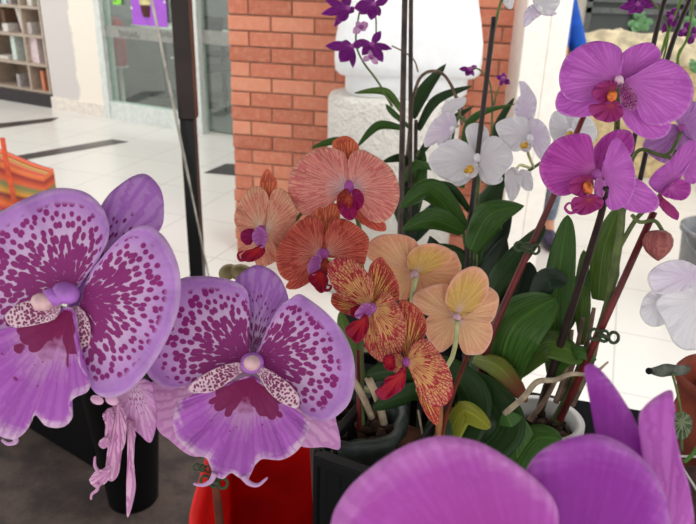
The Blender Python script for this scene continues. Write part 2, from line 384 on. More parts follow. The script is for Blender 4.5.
M_grn = flat('green_poster', (126, 196, 70), .5, .15, sc=30)
pg = poster(110.5, 121, -14, 5, M_grn, 'bright green poster at the left end of the shop glass')
p2 = poster(191.5, 195.5, 43, 57, M_pur, 'small purple notice by the white door frame'); 
# things inside the shop
def ext(px, py):
    u, z = FU(px, py, -.35); b = fp(u, 0.02, -.35); o = empty('fire_extinguisher', b, 'red fire extinguisher standing behind the shop glass', 'extinguisher')
    M_red = flat('red_paint', (176, 46, 48), .35, .04)
    mb = MB(); mb.lathe(b + Vector((0, 0, .42)), [(.001, 0), (.07, .005), (.075, .03), (.075, .36), (.06, .42), (.025, .46), (.02, .48)], 20); mb.build('body', M_red, o)
    mb = MB(); mb.box(b.x - .05, b.x + .06, b.y - .015, b.y + .015, .9, .94); mb.tube([b + Vector((-.03, 0, .92)), b + Vector((-.1, 0, .85)), b + Vector((-.11, 0, .6))], .01, 6); mb.build('valve', M_dg, o)
    mb = MB(); mb.lathe(b, [(.001, .02), (.12, .02), (.12, .04), (.02, .05), (.02, .4), (.08, .41), (.08, .42), (.001, .42)], 16); mb.build('stand', M_wht, o)
ext(122, 84)
M_blk = flat('black_metal', (38, 38, 38), .4, .05)
def cchair(px, py, off, rz, label):
    r = ray(px, py); u, z = FU(px, py, off); b = fp(u, .02, off); o = empty('cafe_chair', b, label, 'chair', 'chairs inside the shop')
    Rz = Matrix.Rotation(rz, 3, 'Z'); tf = lambda x, y, z_: b + Rz @ Vector((x, y, z_))
    for sx in (-.18, .18):
        for sy_ in (-.18, .18): MB().tube([tf(sx * 1.1, sy_ * 1.1, 0), tf(sx, sy_, .45)], .014, 6).build('leg', M_blk, o)
    mb = MB(); mb.hexa([tf(x, y, .45) for x, y in ((-.2, -.2), (.2, -.2), (.2, .2), (-.2, .2))] + [tf(x, y, .48) for x, y in ((-.2, -.2), (.2, -.2), (.2, .2), (-.2, .2))]); mb.build('seat', M_blk, o, smooth=False, bev=.008)
    mb = MB(); mb.tube([tf(-.18, .18, .45), tf(-.19, .22, .85)], .013, 6); mb.tube([tf(.18, .18, .45), tf(.19, .22, .85)], .013, 6)
    mb.hexa([tf(x, y, .66) for x, y in ((-.2, .2), (.2, .2), (.2, .22), (-.2, .22))] + [tf(x, y + .015, .87) for x, y in ((-.2, .2), (.2, .2), (.2, .22), (-.2, .22))]); mb.build('backrest', M_blk, o, smooth=False)
cchair(213, 112, -.55, .5, 'black cafe chair nearest the door glass, beside the brick pillar')
cchair(225, 96, -1.5, 2.6, 'black cafe chair further inside behind the door glass')
def ctable(px, py, off, label):
    u, z = FU(px, py, off); b = fp(u, .02, off); o = empty('cafe_table', b, label, 'table', 'tables inside the shop')
    MB().lathe(b, [(.001, 0), (.2, 0), (.2, .015), (.025, .03), (.025, .72), (.001, .72)], 20).build('pedestal', M_blk, o)
    MB().lathe(b, [(.001, .72), (.34, .72), (.345, .735), (.34, .75), (.001, .75)], 28).build('tabletop', M_wht, o)
ctable(200, 104, -.9, 'round pale cafe table seen through the door glass'); ctable(168, 98, -1.2, 'round pale cafe table behind the wide shop glass')
# shelf unit
M_shelf = flat('beige_laminate', (176, 160, 144), .55, .03); M_shb = flat('shelf_back_laminate', (150, 134, 120), .6, .03); M_plinth = flat('dark_plinth', (48, 42, 44), .5, .05)
su0 = FU(-46, 95)[0]; su1 = u54 - .02
sr = empty('bookshelf', fp(su0, 0, -.2), 'beige open shelf unit with dark plinth against left wall', 'shelf')
FB('plinth', M_plinth, sr, (su0, su1, 0, FU(50, 94)[1], -.36, 0))
zs = [FU(50, 94)[1]]; 
for py in (66.5, 38, 9): zs.append(FU(47, py)[1])
dz = zs[-1] - zs[-2]
while zs[-1] < 2.1: zs.append(zs[-1] + dz)
for z in zs: FB('shelf_board', M_shelf, sr, (su0, su1, z - .012, z + .012, -.35, 0))
cols_ = [su0 + .012, (su0 + FU(27, 60)[0]) / 2, FU(27, 60)[0], su1 - .012]
for c in cols_: FB('divider', M_shelf, sr, (c - .012, c + .012, zs[0], zs[-1], -.348, -.002))
FB('back_panel', M_shb, sr, (su0, su1, zs[0], zs[-1], -.37, -.352))
def bk(px, py, wpx, h, label, c, lean=0, d=.14, name='book', cat='book', off=-.12, level=None):
    u, z = FU(px, py, off); z = min(zs, key=lambda q: abs(q - z)) + .012
    p = fp(u, z, off); wd = wpx / F * (p - CAM).dot(FW); o_ = MB()
    dx = e * wd / 2; l = e * lean * h
    lo = [p - dx - nrm * d / 2, p + dx - nrm * d / 2, p + dx + nrm * d / 2, p - dx + nrm * d / 2]
    o_.hexa(lo + [q_ + l + Vector((0, 0, h)) for q_ in lo])
    m_ = flat('cover_%d_%d_%d' % c, c, .5, .05, sc=40)
    if cat == 'box': 
        o = o_.build(name, m_, None, p, smooth=False, bev=.004)
    else: o = o_.build(name, m_, None, p, smooth=False)
    return tag(o, label, cat, 'items on the beige shelves')
bk(11, 9, 7, .2, 'pale blue booklet on the upper left shelf', (196, 212, 218)); bk(16.5, 9, 4, .14, 'thin grey booklet beside the pale blue one', (168, 160, 156), name='book')
bk(36, 9, 6.5, .14, 'small white box with dark mark on upper right shelf', (224, 220, 210), name='box', cat='box')
bk(12.5, 37.5, 8, .08, 'small white box on middle left shelf', (218, 214, 208), name='box', cat='box'); bk(12, 37.5, 5, .2, 'brown packet behind the small white box', (150, 120, 100), off=-.26, name='packet', cat='packet')
bk(28, 37.5, 5, .24, 'cream book leaning against the shelf divider', (222, 216, 208), lean=-.25, d=.08); bk(34, 37.5, 12, .11, 'white box with dark strip on middle right shelf', (206, 200, 196), name='box', cat='box'); bk(30, 37.5, 8, .26, 'dark red booklet standing behind the white box', (136, 50, 58), off=-.26)
bk(22, 66, 6, .24, 'pale green upright carton on lower left shelf', (206, 220, 212), name='carton', cat='box'); bk(10, 66, 16, .03, 'flat white tray lying on lower left shelf', (220, 214, 206), name='tray', cat='tray')
bk(41, 66, 14, .27, 'pink and white picture board on lower right shelf', (226, 208, 212), name='picture_board', cat='board'); bk(50, 92, 4, .2, 'orange packet at the bottom right of the shelf', (206, 130, 96), name='packet', cat='packet'); bk(26, 92, 4, .13, 'grey booklet in the bottom compartment by the divider', (172, 166, 166))
# ================================================================ unseen cloth added overhead to shade the flowers
M_can = flat('added_shade_cloth', (70, 66, 70), .9, .03)
mb = MB(); V = [(x, y, 2.45 - .12 * ((y - .25) / 1.0) ** 2 + .02 * math.sin(x * 7)) for x in [(-1.6 + 3.6 * i / 24) for i in range(25)] for y in [(-.75 + 1.95 * j / 14) for j in range(15)]]
mb.add(V, [(i * 15 + j, (i + 1) * 15 + j, (i + 1) * 15 + j + 1, i * 15 + j + 1) for i in range(24) for j in range(14)])
tag(mb.build('added_shade_canopy', M_can, None, Vector((.2, .4, 2.45)), solid=.004), 'unseen dark cloth added above the flowers to shade them', 'canopy')
# ================================================================ tent post and wire
M_post = flat('dark_bronze_post', (48, 38, 36), .3, .08, sc=6, metal=.3); M_post2 = flat('black_plastic_sleeve', (22, 22, 24), .35, .05)
pb = onz(193, 345); pr = empty('stall_post', pb, 'dark bronze metal post of the stall with black lower sleeve', 'post')
ydp = pb.y
def vert(px, py): r = ray(px, py); return CAM + r * (ydp / r.y)
zz = vert(184, 118).z; wd = 7.5 / F * 2.0 * 1.06
cx = vert(182.5, 20).x; 
hw = 9.5 / F * (Vector((cx, ydp, 1.3)) - CAM).dot(FW)
MB().box(cx - hw * .95, cx + hw * .95, ydp - hw, ydp + hw, zz, 2.9).build('upper_tube', M_post, pr, smooth=False, bev=.004)
MB().box(cx - hw * .88, cx + hw * .75, ydp - hw * .8, ydp + hw * .8, 0, zz).build('lower_sleeve', M_post2, pr, smooth=False, bev=.004)
MB().box(cx - hw * 2.2, cx + hw * 2.2, ydp - hw * 2, ydp + hw * 2, 0, .008).build('foot_plate', M_post2, pr, smooth=False)
mb = MB(); mb.tube([vert(171, 58), vert(176, 58)], .004, 6); mb.build('bolt', M_frame, pr)
M_wire = flat('silver_rod', (176, 170, 160), .3, .1, metal=.5)
mb = MB(); a_ = vert(153, -18) - Vector((0, .06, 0)); b_ = vert(213, 276) - Vector((0, .06, 0)); b2 = b_ + (b_ - a_) * .5
mb.tube([a_ + (b_ - a_) * i / 20 for i in range(31)], [(.005 if i < 13 else .0035) for i in range(31)], 8)
tag(mb.build('guy_rod', M_wire, None, b2), 'thin silver rod slanting in front of the dark post', 'rod')
# ================================================================ brick pillar
M_mortar = flat('mortar', (158, 118, 98), .9, .06)
t = NT('red_brick'); a = t.n('ShaderNodeAttribute', attribute_name='pc').outputs['Vector']; g = t.n('ShaderNodeNewGeometry').outputs['Position']
sx = t.n('ShaderNodeSeparateXYZ', {0: a}).outputs
c1 = t.ramp(sx[0], [(0, (184, 104, 80)), (.4, (200, 118, 92)), (.75, (212, 130, 102)), (1, (222, 146, 116))])
nz = t.noise(g, 35, 5, .65)
M_brick = t.finish(t.mix(t.sstep(nz, .4, .75, 0, .35), c1, lin((222, 178, 150))), .85, bump=nz, bs=.8, bd=.003)
BP0 = onz(237, 252); th = .20
be = Vector((math.cos(th), -math.sin(th), 0)); bn = Vector((-math.sin(th), -math.cos(th), 0))
def onbrick(px, py, off=0):
    r = ray(px, py); a0 = BP0 + bn * off; tt = (a0 - CAM).dot(bn) / r.dot(bn); p = CAM + r * tt; return (p - BP0).dot(be), p.z
ub1 = onbrick(511, 100)[0]; print('pillar width', ub1, 'course px', onbrick(300, 20)[1], 'BP0', BP0)
z20 = onbrick(280, 21)[1]; z37 = onbrick(280, 112)[1]; ch = (z20 - z37) / 5.5; print('course h', ch)
ch = .0712
BRW = .205; 
mb = MB(); rows = int(3.0 / ch)
DPB = .45
def bb(u0, u1, z0, z1, w0, w1, P): 
    q = lambda u, z, w_: BP0 + be * u + bn * w_ + Vector((0, 0, z))
    mb.hexa([q(u0, z0, w0), q(u1, z0, w0), q(u1, z0, w1), q(u0, z0, w1), q(u0, z1, w0), q(u1, z1, w0), q(u1, z1, w1), q(u0, z1, w1)], P)
for r_ in range(rows):
    u = -(BRW * .5 + .006) if r_ % 2 else 0.0
    z0 = r_ * ch + .005
    while u < ub1 - .01:
        u0 = max(0, u); u1 = min(ub1, u + BRW); 
        if u1 - u0 > .02:
            v = random.random(); j = random.uniform(-.003, .003)
            bb(u0 + (random.uniform(-.004, .004) if u0 == 0 else 0), u1, z0, z0 + ch - .008, -.1, j, [(v, 0, 0)] * 8)
        u += BRW + .008
    for side in (0, 1):   # returns round the corner
        for k in range(2):
            v = random.random(); w0 = -DPB + k * .2; uS = 0 if side == 0 else ub1
            bb(uS - .002 if side == 0 else uS - .05, uS + .05 if side == 0 else uS + .002, z0, z0 + ch - .008, w0, min(w0 + .19, -.11), [(v, 0, 0)] * 8)
pil = mb.build('wall_brick_pillar', M_brick, None, BP0, smooth=False, bev=.0035); tag(pil, kind='structure')
mb = MB(); bb(.006, ub1 - .006, 0, 3.0, -DPB, -.007, None); mo = mb.build('mortar', M_mortar, pil, smooth=False)
# ================================================================ white plaster pedestal in front of the bricks
M_plw = flat('smooth_white_plaster', (236, 238, 240), .55, .01); t = NT('rough_white_plaster'); g = t.n('ShaderNodeNewGeometry').outputs['Position']
M_plr = t.finish(lin((232, 228, 220)), .8, bump=t.noise(g, 38, 4, .65), bs=1, bd=.04)
DP = 3.05
pc_ = W(405, 95, DP); yb = pc_.y; s = DP / F
z67 = ony(404, 73, yb).z; z90 = ony(404, 92, yb).z
ped = empty('plaster_column', Vector((pc_.x, yb, 0)), 'white plaster column with rounded block above rough drum, against bricks', 'column')
rt = 71 * s
MB().lathe((pc_.x, yb, z67), [(.001, 0), (rt * .93, 0), (rt * .985, .015), (rt, .06), (rt * .99, .14), (rt * .94, .22), (rt * .88, .3), (rt * .85, .5), (rt * .85, 1.6), (.001, 1.6)], 64, sy=.55, sq=.45).build('upper_block', M_plw, ped)
MB().lathe((pc_.x, yb, z90 - .01), [(.9 * 60 * s, 0), (60 * s, .02), (60 * s, z67 - z90 + .02)], 48, sy=.6, sq=.6).build('neck', M_plw, ped)
xr = W(395, 100, DP).x
MB().lathe((xr, yb, 0), [(.001, 0), (66 * s, .01), (67 * s, z90 - .03), (64 * s, z90 - .008), (.001, z90)], 64, sy=.7).build('rough_drum', M_plr, ped)
# ================================================================ white column, right of the bricks
cb0 = onz(512, 300); yw = cb0.y
def onw(px, py): return ony(px, py, yw)
xl = onw(515, 110).x; xr_ = onw(556, 130).x; 
M_wc = flat('white_painted_column', (244, 238, 230), .5, .01)
mb = MB(); xm = onw(541, 95).x; mb.box(xl, xm, yw, yw + .3, 0, 3); mb.box(xm + .004, xr_, yw + .012, yw + .3, 0, 3)
tag(mb.build('wall_white_column', M_wc, None, Vector((xl, yw, 0)), smooth=False, bev=.004), kind='structure')
# ================================================================ person half hidden behind the column
def person():
    px_ = W(577, 40, 4.3); gy = onz(546, 246).y + .1
    x0 = onz(546, 246).x; 
    dd = 4.0
    # the foot and shin show at (545, 200-245); a blue sleeve shows at (575, 20-55)
    fx = onz(546, 243); hip = Vector((fx.x - .15, fx.y + .12, .92)); sh = Vector((fx.x - .21, fx.y + .15, 1.40))
    o = empty('person', Vector((hip.x, hip.y, 0)), 'person in a blue top and grey trousers standing behind the white column', 'person')
    V = [hip, hip + Vector((.02, 0, .25)), sh, sh + Vector((0, 0, .1)), sh + Vector((0, -.02, .2)), sh + Vector((0, -.02, .30)),
         hip + Vector((.09, 0, -.09)), Vector((fx.x + .03, fx.y + .08, .5)), Vector((fx.x + .01, fx.y + .06, .1)), Vector((fx.x, fx.y - .05, .04)),
         hip + Vector((-.09, 0, -.09)), hip + Vector((-.12, .02, -.45)), hip + Vector((-.12, .06, -.83)), hip + Vector((-.12, -.08, -.88)),
         sh + Vector((-.19, 0, -.03)), sh + Vector((-.25, .02, -.32)), sh + Vector((-.2, -.14, -.5)), sh + Vector((-.16, -.2, -.54)),
         sh + Vector((.17, 0, -.10)), sh + Vector((.31, .03, -.40)), sh + Vector((.2, -.08, -.50)), sh + Vector((.15, -.12, -.52))]
    E = [(0, 1), (1, 2), (2, 3), (3, 4), (4, 5), (0, 6), (6, 7), (7, 8), (8, 9), (0, 10), (10, 11), (11, 12), (12, 13), (2, 14), (14, 15), (15, 16), (16, 17), (2, 18), (18, 19), (19, 20), (20, 21)]
    Rr = [.15, .15, .15, .055, .085, .07, .09, .06, .045, .04, .09, .06, .045, .04, .06, .045, .03, .03, .06, .045, .03, .03]
    def skin(name, idx, grow, m_, sub=2):
        mp = {k: i for i, k in enumerate(idx)}; org = worg(o)
        me = bpy.data.meshes.new(name); me.from_pydata([tuple(V[k] - org) for k in idx], [(mp[a], mp[b]) for a, b in E if a in mp and b in mp], []); me.materials.append(m_)
        ob = bpy.data.objects.new(name, me); COL.objects.link(ob); ob.parent = o; WO[ob.name] = org
        sk = ob.modifiers.new('k', 'SKIN'); sk.use_smooth_shade = True
        for i, k in enumerate(idx): me.skin_vertices[0].data[i].radius = (Rr[k] * grow, Rr[k] * grow * .8)
        me.skin_vertices[0].data[0].use_root = True
        ss = ob.modifiers.new('s', 'SUBSURF'); ss.levels = ss.render_levels = sub; return ob
    skin('body', list(range(22)), 1, flat('skin', (186, 132, 106), .55, .04))
    skin('shirt', [0, 1, 2, 14, 15, 18, 19], 1.25, flat('blue_cloth', (22, 82, 178), .8, .05))
    skin('trousers', [0, 6, 7, 8, 10, 11, 12], 1.2, flat('grey_denim', (120, 132, 150), .85, .08))
    hd = V[5]; mb = MB(); mb.blob(hd + Vector((0, .015, .03)), [Vector((.088, 0, 0)), Vector((0, .1, 0)), Vector((0, 0, .1))]); mb.build('hair', flat('dark_hair', (40, 30, 26), .7), o)
    for k in (9, 13):
        mb = MB(); mb.blob(Vector((V[k].x, V[k].y, .045)), [Vector((.05, 0, 0)), Vector((0, .14, 0)), Vector((0, 0, .05))]); mb.build('shoe', flat('dark_shoe', (48, 40, 66), .5, .2), o)
person()
# ================================================================ far right: dark window, planter of wrapped plants, bucket
yW = 8.5
def onW(px, py): return ony(px, py, yW)
M_wd = flat('pale_far_wall', (206, 198, 186), .7, .03, sc=2); M_dgl = flat('dark_glass', (70, 76, 74), .45, .06, sc=3, spec=.6); M_fr = flat('grey_frame', (104, 108, 106), .4, .04)
xa = onW(586, 10).x; zlo = .35
mb = MB(); mb.box(onW(500, 20).x, xa, yW, yW + .2, 0, 3.2); mb.box(xa, xa + 5, yW, yW + .2, 0, zlo); mb.box(xa, xa + 5, yW, yW + .2, 2.6, 3.2); tag(mb.build('wall_far', M_wd, smooth=False), kind='structure')
mb = MB(); mb.box(xa, xa + 5, yW + .05, yW + .06, zlo, 2.6); wf = tag(mb.build('window_2', M_dgl, smooth=False), kind='structure')
mb = MB()
for k in range(9): mb.box(xa + k * .55, xa + k * .55 + .06, yW - .02, yW + .05, zlo, 2.6)
for z_ in (zlo, 1.0, 1.12, 1.6): mb.box(xa, xa + 5, yW - .02, yW + .05, z_, z_ + .06)
mb.build('window_frame', M_fr, wf, smooth=False)
# ground-level planter wrapped in pale paper with leafy plants
pb = onz(650, 150); dpl = (pb - CAM).dot(FW)
M_pap = flat('pale_yellow_paper', (196, 182, 150), .7, .08, sc=12); M_bxp = flat('wooden_planter', (196, 174, 132), .7, .08)
yP = 5.2
def onP(px, py): return ony(px, py, yP)
xp0 = onP(582, 60).x; zt = onP(640, 46).z
plr = empty('planter', Vector((xp0 + .7, yP, 0)), 'long planter stuffed with pale yellow wrapping paper behind the orchids', 'planter')
MB().box(xp0, xp0 + 1.8, yP, yP + .4, 0, zt - .12).build('box', M_bxp, plr, smooth=False, bev=.01)
V = []; Fc = []; nx, ny = 60, 16
for i in range(nx + 1):
    for j in range(ny + 1):
        u = i / nx; v = j / ny; hh = mnoise.noise(Vector((u * 9, v * 3, 1))) * .07 + .07 * math.sin(math.pi * v) + mnoise.noise(Vector((u * 25, v * 8, 2))) * .03
        V.append((xp0 - .03 + u * 1.86, yP - .03 + v * .46, zt - .12 + max(0, math.sin(math.pi * v)) ** .5 * .1 + hh))
Fc = [(i * (ny + 1) + j, (i + 1) * (ny + 1) + j, (i + 1) * (ny + 1) + j + 1, i * (ny + 1) + j + 1) for i in range(nx) for j in range(ny)]
mesh('paper', V, Fc, M_pap, plr, solid=.004)
M_gl1 = leaf_mat('soft_green_leaf', (92, 138, 92), (120, 166, 118)); M_gl2 = leaf_mat('deep_green_leaf', (58, 98, 60), (84, 124, 76))
def bush(px, py, d, r, n, label, mat, cat='plant', seed=1):
    rnd = random.Random(seed); c = W(px, py, d); o = empty('leafy_plant', c, label, cat, 'leafy plants in the planter')
    for i in range(n):
        a = rnd.uniform(0, 6.28); el = rnd.uniform(-.1, 1.2); L = r * rnd.uniform(.7, 1.2)
        dx, dy = math.cos(a) * math.cos(el) * L, math.sin(el) * L
        leaf(o, [(px, py, d), (px + dx * .6, py - dy * .8, d + .02 * math.sin(a)), (px + dx, py - dy + r * .15, d + .05 * math.sin(a) * r / 20)], r * .5, mat, tw=rnd.uniform(-.5, .5), n=10)
dP = (onP(640, 30) - CAM).dot(FW)
bush(640, 28, dP - .1, 15, 16, 'soft green leafy plant left of the two dark stakes', M_gl1, seed=3)
bush(692, 30, dP - .05, 14, 12, 'green leafy plant at the top right edge', M_gl1, seed=5)
bush(694, 72, dP - .12, 12, 10, 'pale green plant at the right edge beside the large magenta orchid', M_gl1, seed=6)
# grey bucket on the floor
M_bk = flat('grey_zinc', (122, 124, 128), .45, .08, sc=9, metal=.35)
bc = onz(712, 300); dB = (bc - CAM).dot(FW); rb = 42 / F * dB; hB = .36
bo = empty('bucket', bc, 'grey metal bucket on the floor at the right edge', 'bucket')
MB().lathe(bc, [(.001, .003), (rb * .82, 0), (rb * .98, hB * .93), (rb * 1.04, hB * .94), (rb * 1.04, hB), (rb * .97, hB), (rb * .8, .02), (.001, .02)], 40).build('pail', M_bk, bo)
mb = MB(); mb.tube([bc + Vector((math.cos(a) * rb * 1.06, -.02 - .14 * math.sin(a), hB * .95 - .12 * math.sin(a))) for a in [math.pi * k / 16 for k in range(17)]], .005, 6); mb.build('handle', M_bk, bo)
# ================================================================ striped bag on a stool, left
t = NT('striped_woven_cloth'); a = t.n('ShaderNodeAttribute', attribute_name='pc').outputs['Vector']; z_ = t.n('ShaderNodeSeparateXYZ', {0: a}).outputs[2]
stp = [(0, (206, 92, 58)), (.13, (120, 40, 40)), (.17, (226, 116, 52)), (.26, (196, 62, 48)), (.33, (226, 190, 150)), (.36, (110, 108, 112)), (.46, (128, 116, 118)), (.49, (170, 50, 60)), (.56, (224, 110, 56)), (.66, (120, 44, 50)), (.7, (214, 148, 60)), (.78, (112, 128, 80)), (.84, (216, 98, 60)), (.92, (150, 52, 52)), (.96, (226, 120, 72))]
cr = t.ramp(z_, stp); 
M_str = t.finish(cr, .85, bump=t.noise(t.n('ShaderNodeNewGeometry').outputs['Position'], 300, 1), bs=.4, bd=.002)
dbag = 2.8
mb = MB(); P8 = []
c = [W(-45, 250, dbag), W(52, 240, dbag)]
tr_ = [W(-50, 148, dbag), W(43, 174, dbag)]
bz0 = min(c[0].z, c[1].z)
def bagp(u, v, s_):   # u 0..1 left-right, v 0..1 bottom-top, s_ depth
    lo = c[0].lerp(c[1], u); hi = tr_[0].lerp(tr_[1], u); p = Vector((lo.x, lo.y, bz0)).lerp(Vector((hi.x, hi.y, hi.z + .012 * math.sin(u * 5))), v)
    return p + Vector((.006 * s_, .09 * s_, .008 * s_ * v))
n1, n2 = 16, 24
def sheet(f, P):
    V = [f(i / n1, j / n2) for i in range(n1 + 1) for j in range(n2 + 1)]; Pp = [P(i / n1, j / n2) for i in range(n1 + 1) for j in range(n2 + 1)]
    mb.add(V, [(i * (n2 + 1) + j, (i + 1) * (n2 + 1) + j, (i + 1) * (n2 + 1) + j + 1, i * (n2 + 1) + j + 1) for i in range(n1) for j in range(n2)], Pp)
bul = lambda u, v: Vector((0, -.025 * math.sin(math.pi * u) * math.sin(math.pi * v * .9 + .1), 0))
pp = lambda u, v: (u, 0, v)
sheet(lambda u, v: bagp(u, v, 0) + bul(u, v), pp); sheet(lambda u, v: bagp(u, v, 1), pp); sheet(lambda u, v: bagp(0, v, u), pp); sheet(lambda u, v: bagp(1, v, u), pp)
sheet(lambda u, v: bagp(u, 1, v), lambda u, v: (u, 0, .96 - .5 * v)); sheet(lambda u, v: bagp(u, 0, v), lambda u, v: (u, 0, .02))
bag = empty('striped_bag', Vector(bagp(.5, 0, .5)), 'orange and red striped woven bag behind the left spotted orchid', 'bag')
mb.build('bag_body', M_str, bag)
M_strap = flat('orange_strap', (204, 84, 52), .8, .08)
for (x0, x1) in ((2, 14), (-30, -26)):
    P_ = [W(x0, 138, dbag - .03), W(x0 + (x1 - x0) * .35, 165, dbag - .04), W(x1, 200, dbag - .045), W(x1 + 5, 235, dbag - .04)]
    mb = MB(); 
    for i in range(3):
        a_, b_ = P_[i], P_[i + 1]; wv = Vector((.009, 0, 0)); dv = Vector((0, .006, 0)); mb.hexa([a_ - wv, a_ + wv, a_ + wv + dv, a_ - wv + dv, b_ - wv, b_ + wv, b_ + wv + dv, b_ - wv + dv])
    mb.build('strap', M_strap, bag, smooth=False)
so = empty('stool', Vector((bagp(.5, 0, .5).x, bagp(.5, 0, .5).y, 0)), 'black stool carrying the orange striped bag', 'stool')
cc = bagp(.5, 0, .5); MB().box(cc.x - .17, cc.x + .17, cc.y - .1, cc.y + .14, bz0 - .035, bz0 - .001).build('seat', M_blk, so, smooth=False, bev=.006)
for sx_ in (-.15, .15):
    for sy_ in (-.12, .12): MB().tube([(cc.x + sx_ * 1.1, cc.y + sy_ * 1.1, 0), (cc.x + sx_, cc.y + sy_, bz0 - .03)], .012, 8).build('leg', M_blk, so)
# ================================================================ petal materials
LIL, DKM = (176, 118, 206), (146, 8, 116)
M_spot = petal_mat('lilac_petal_with_purple_spots', [(0, (226, 196, 226)), (.55, (222, 188, 228)), (.78, (208, 158, 222)), (.93, (192, 134, 214)), (1, (216, 176, 226))],
    spots=[(DKM, 9.8, 2.0, .74, .33, .12, .82)], mott=.16, trans=.18)
M_spotd = petal_mat('lilac_sepal_with_fine_spots', [(0, (222, 200, 228)), (.45, (208, 164, 220)), (.75, (196, 138, 214)), (1, (198, 150, 214))], veins=[((166, 86, 192), 9, .25, .24, .5, .3, .97)],
    spots=[((130, 26, 116), 12, 1.6, .46, .2, .1, .66)], trans=.2)
M_spotu = petal_mat('pink_lower_sepal', [(0, (233, 205, 231)), (.6, (231, 183, 222)), (1, (222, 162, 216))], veins=[((186, 110, 180), 9, .3, .25, .5, .2, .95)], spots=[((150, 40, 120), 9, 3, .3, .1, .1, .5)])
M_lips = petal_mat('spotted_orchid_lip', [(0, (150, 30, 60)), (.18, (142, 22, 92)), (.4, (206, 150, 206)), (.65, (192, 106, 204)), (.9, (198, 116, 210)), (1, (238, 206, 232))], vs=.36,
    spots=[((132, 14, 84), 4.0, 1.3, 1.2, .05, .25, .62)], veins=[((166, 70, 186), 12, .12, .22, .4, .35, .95)], mott=.3)
M_lob = petal_mat('speckled_side_lobe', [(0, (231, 194, 216)), (1, (246, 216, 228))], spots=[((130, 24, 88), 10, 6, .44, .36, .2, .95)])
M_lobp = petal_mat('pink_speckled_lobe', [(0, (190, 90, 160)), (1, (190, 120, 176))], spots=[((118, 20, 90), 12, 8, .5, .3, .2, .95)])
M_colp = flat('violet_column', (172, 106, 196), .35, .06, sc=120); M_colc = flat('pale_pink_cap', (226, 186, 208), .3, .04, sc=200); M_palc = flat('pale_lilac_column', (214, 178, 190), .5, .05, sc=120); M_cream = flat('cream_cap', (222, 182, 186), .35, .05, sc=150)
M_old = petal_mat('wilted_pink_petal', [(0, (244, 200, 228)), (.5, (237, 179, 220)), (1, (248, 205, 233))], veins=[((176, 84, 160), 9, .4, .25, .6, .05, .95)])
M_stem_r = flat('red_brown_stem', (96, 44, 30), .6, .12, sc=60, spec=.15); M_stem_g = flat('green_stem', (96, 112, 62), .5, .12, sc=60); M_stem_p = flat('pale_green_stalk', (190, 192, 140), .5, .06, sc=80)
M_stake_f = flat('brown_stake', (78, 64, 58), .6, .15, sc=50); M_stake_k = flat('dark_brown_stake', (46, 34, 32), .45, .1, sc=50); M_stake_r = flat('dark_red_stake', (104, 34, 36), .4, .12, sc=40); M_clip = flat('dark_green_clip', (52, 70, 42), .4, .1)
M_pk1 = petal_mat('salmon_petal', [(0, (232, 206, 222)), (.14, (240, 208, 206)), (.4, (244, 176, 160)), (.85, (242, 166, 148)), (1, (246, 196, 164))], veins=[((212, 100, 106), 15, .5, .2, .75, .06, .95), ((214, 110, 112), 28, 1.4, .22, .4, .5, .97)])
M_pk2 = petal_mat('peach_petal', [(0, (232, 206, 216)), (.2, (246, 212, 176)), (.6, (246, 182, 150)), (1, (248, 202, 162))], veins=[((220, 112, 98), 12, .5, .17, .7, .1, .93), ((220, 116, 102), 24, 1.3, .2, .35, .5, .97)])
M_pk3 = petal_mat('red_orange_petal', [(0, (226, 180, 180)), (.2, (236, 156, 132)), (.6, (232, 124, 98)), (.92, (224, 112, 88)), (1, (236, 140, 106))], veins=[((172, 46, 52), 14, .5, .2, .72, .1, .97), ((176, 52, 56), 28, 1.4, .22, .35, .5, .97)])
M_dor = petal_mat('orange_dorsal_sepal', [(0, (237, 188, 128)), (.5, (237, 149, 96)), (1, (239, 130, 96))], veins=[((184, 74, 56), 14, .8, .26, .8, .05, .9)])
M_str1 = petal_mat('yellow_petal_with_red_net', [(0, (226, 150, 160)), (.15, (240, 190, 120)), (.7, (242, 192, 122)), (1, (240, 176, 140))], veins=[((188, 34, 60), 14, .8, .17, .95, .04, .99), ((196, 44, 72), 26, 3.4, .2, .8, .5, 1.0)], mott=.05)
M_str2 = petal_mat('yellow_petal_with_brown_red_veins', [(0, (226, 176, 110)), (.6, (234, 172, 96)), (1, (228, 140, 100))], veins=[((156, 30, 36), 13, .3, .2, .95, .04, .9), ((196, 50, 66), 26, 3.5, .24, .8, .62, 1.0)], mott=.05)
M_bk1 = petal_mat('pale_peach_petal_back', [(0, (224, 186, 199)), (.2, (239, 201, 157)), (.6, (247, 205, 159)), (.9, (245, 189, 153)), (1, (248, 201, 176))], veins=[((226, 160, 120), 10, .2, .25, .5, .1, .9)], mott=.2)
M_bk2 = petal_mat('yellow_peach_sepal_back', [(0, (228, 190, 190)), (.25, (239, 201, 127)), (.6, (239, 201, 110)), (.88, (245, 186, 142)), (1, (248, 195, 165))], veins=[((206, 160, 90), 10, .1, .25, .5, .1, .85)], mott=.15)
M_crim = petal_mat('crimson_lip', [(0, (209, 55, 55)), (.5, (193, 26, 48)), (1, (165, 24, 70))]); M_mag = petal_mat('magenta_lobe', [(0, (150, 30, 100)), (1, (172, 28, 96))])
M_vio = petal_mat('violet_lobe', [(0, (184, 92, 176)), (.6, (200, 114, 193)), (1, (215, 143, 209))]); M_oran = petal_mat('orange_throat', [(0, (236, 130, 60)), (1, (196, 60, 60))], veins=[((150, 20, 60), 9, 1, .25, .8, 0, 1)])
M_pu1 = petal_mat('violet_pink_petal', [(0, (200, 100, 190)), (.25, (214, 120, 212)), (.7, (218, 122, 218)), (.95, (208, 108, 210)), (1, (226, 150, 226))], veins=[((186, 80, 186), 11, .25, .2, .5, .15, .95)])
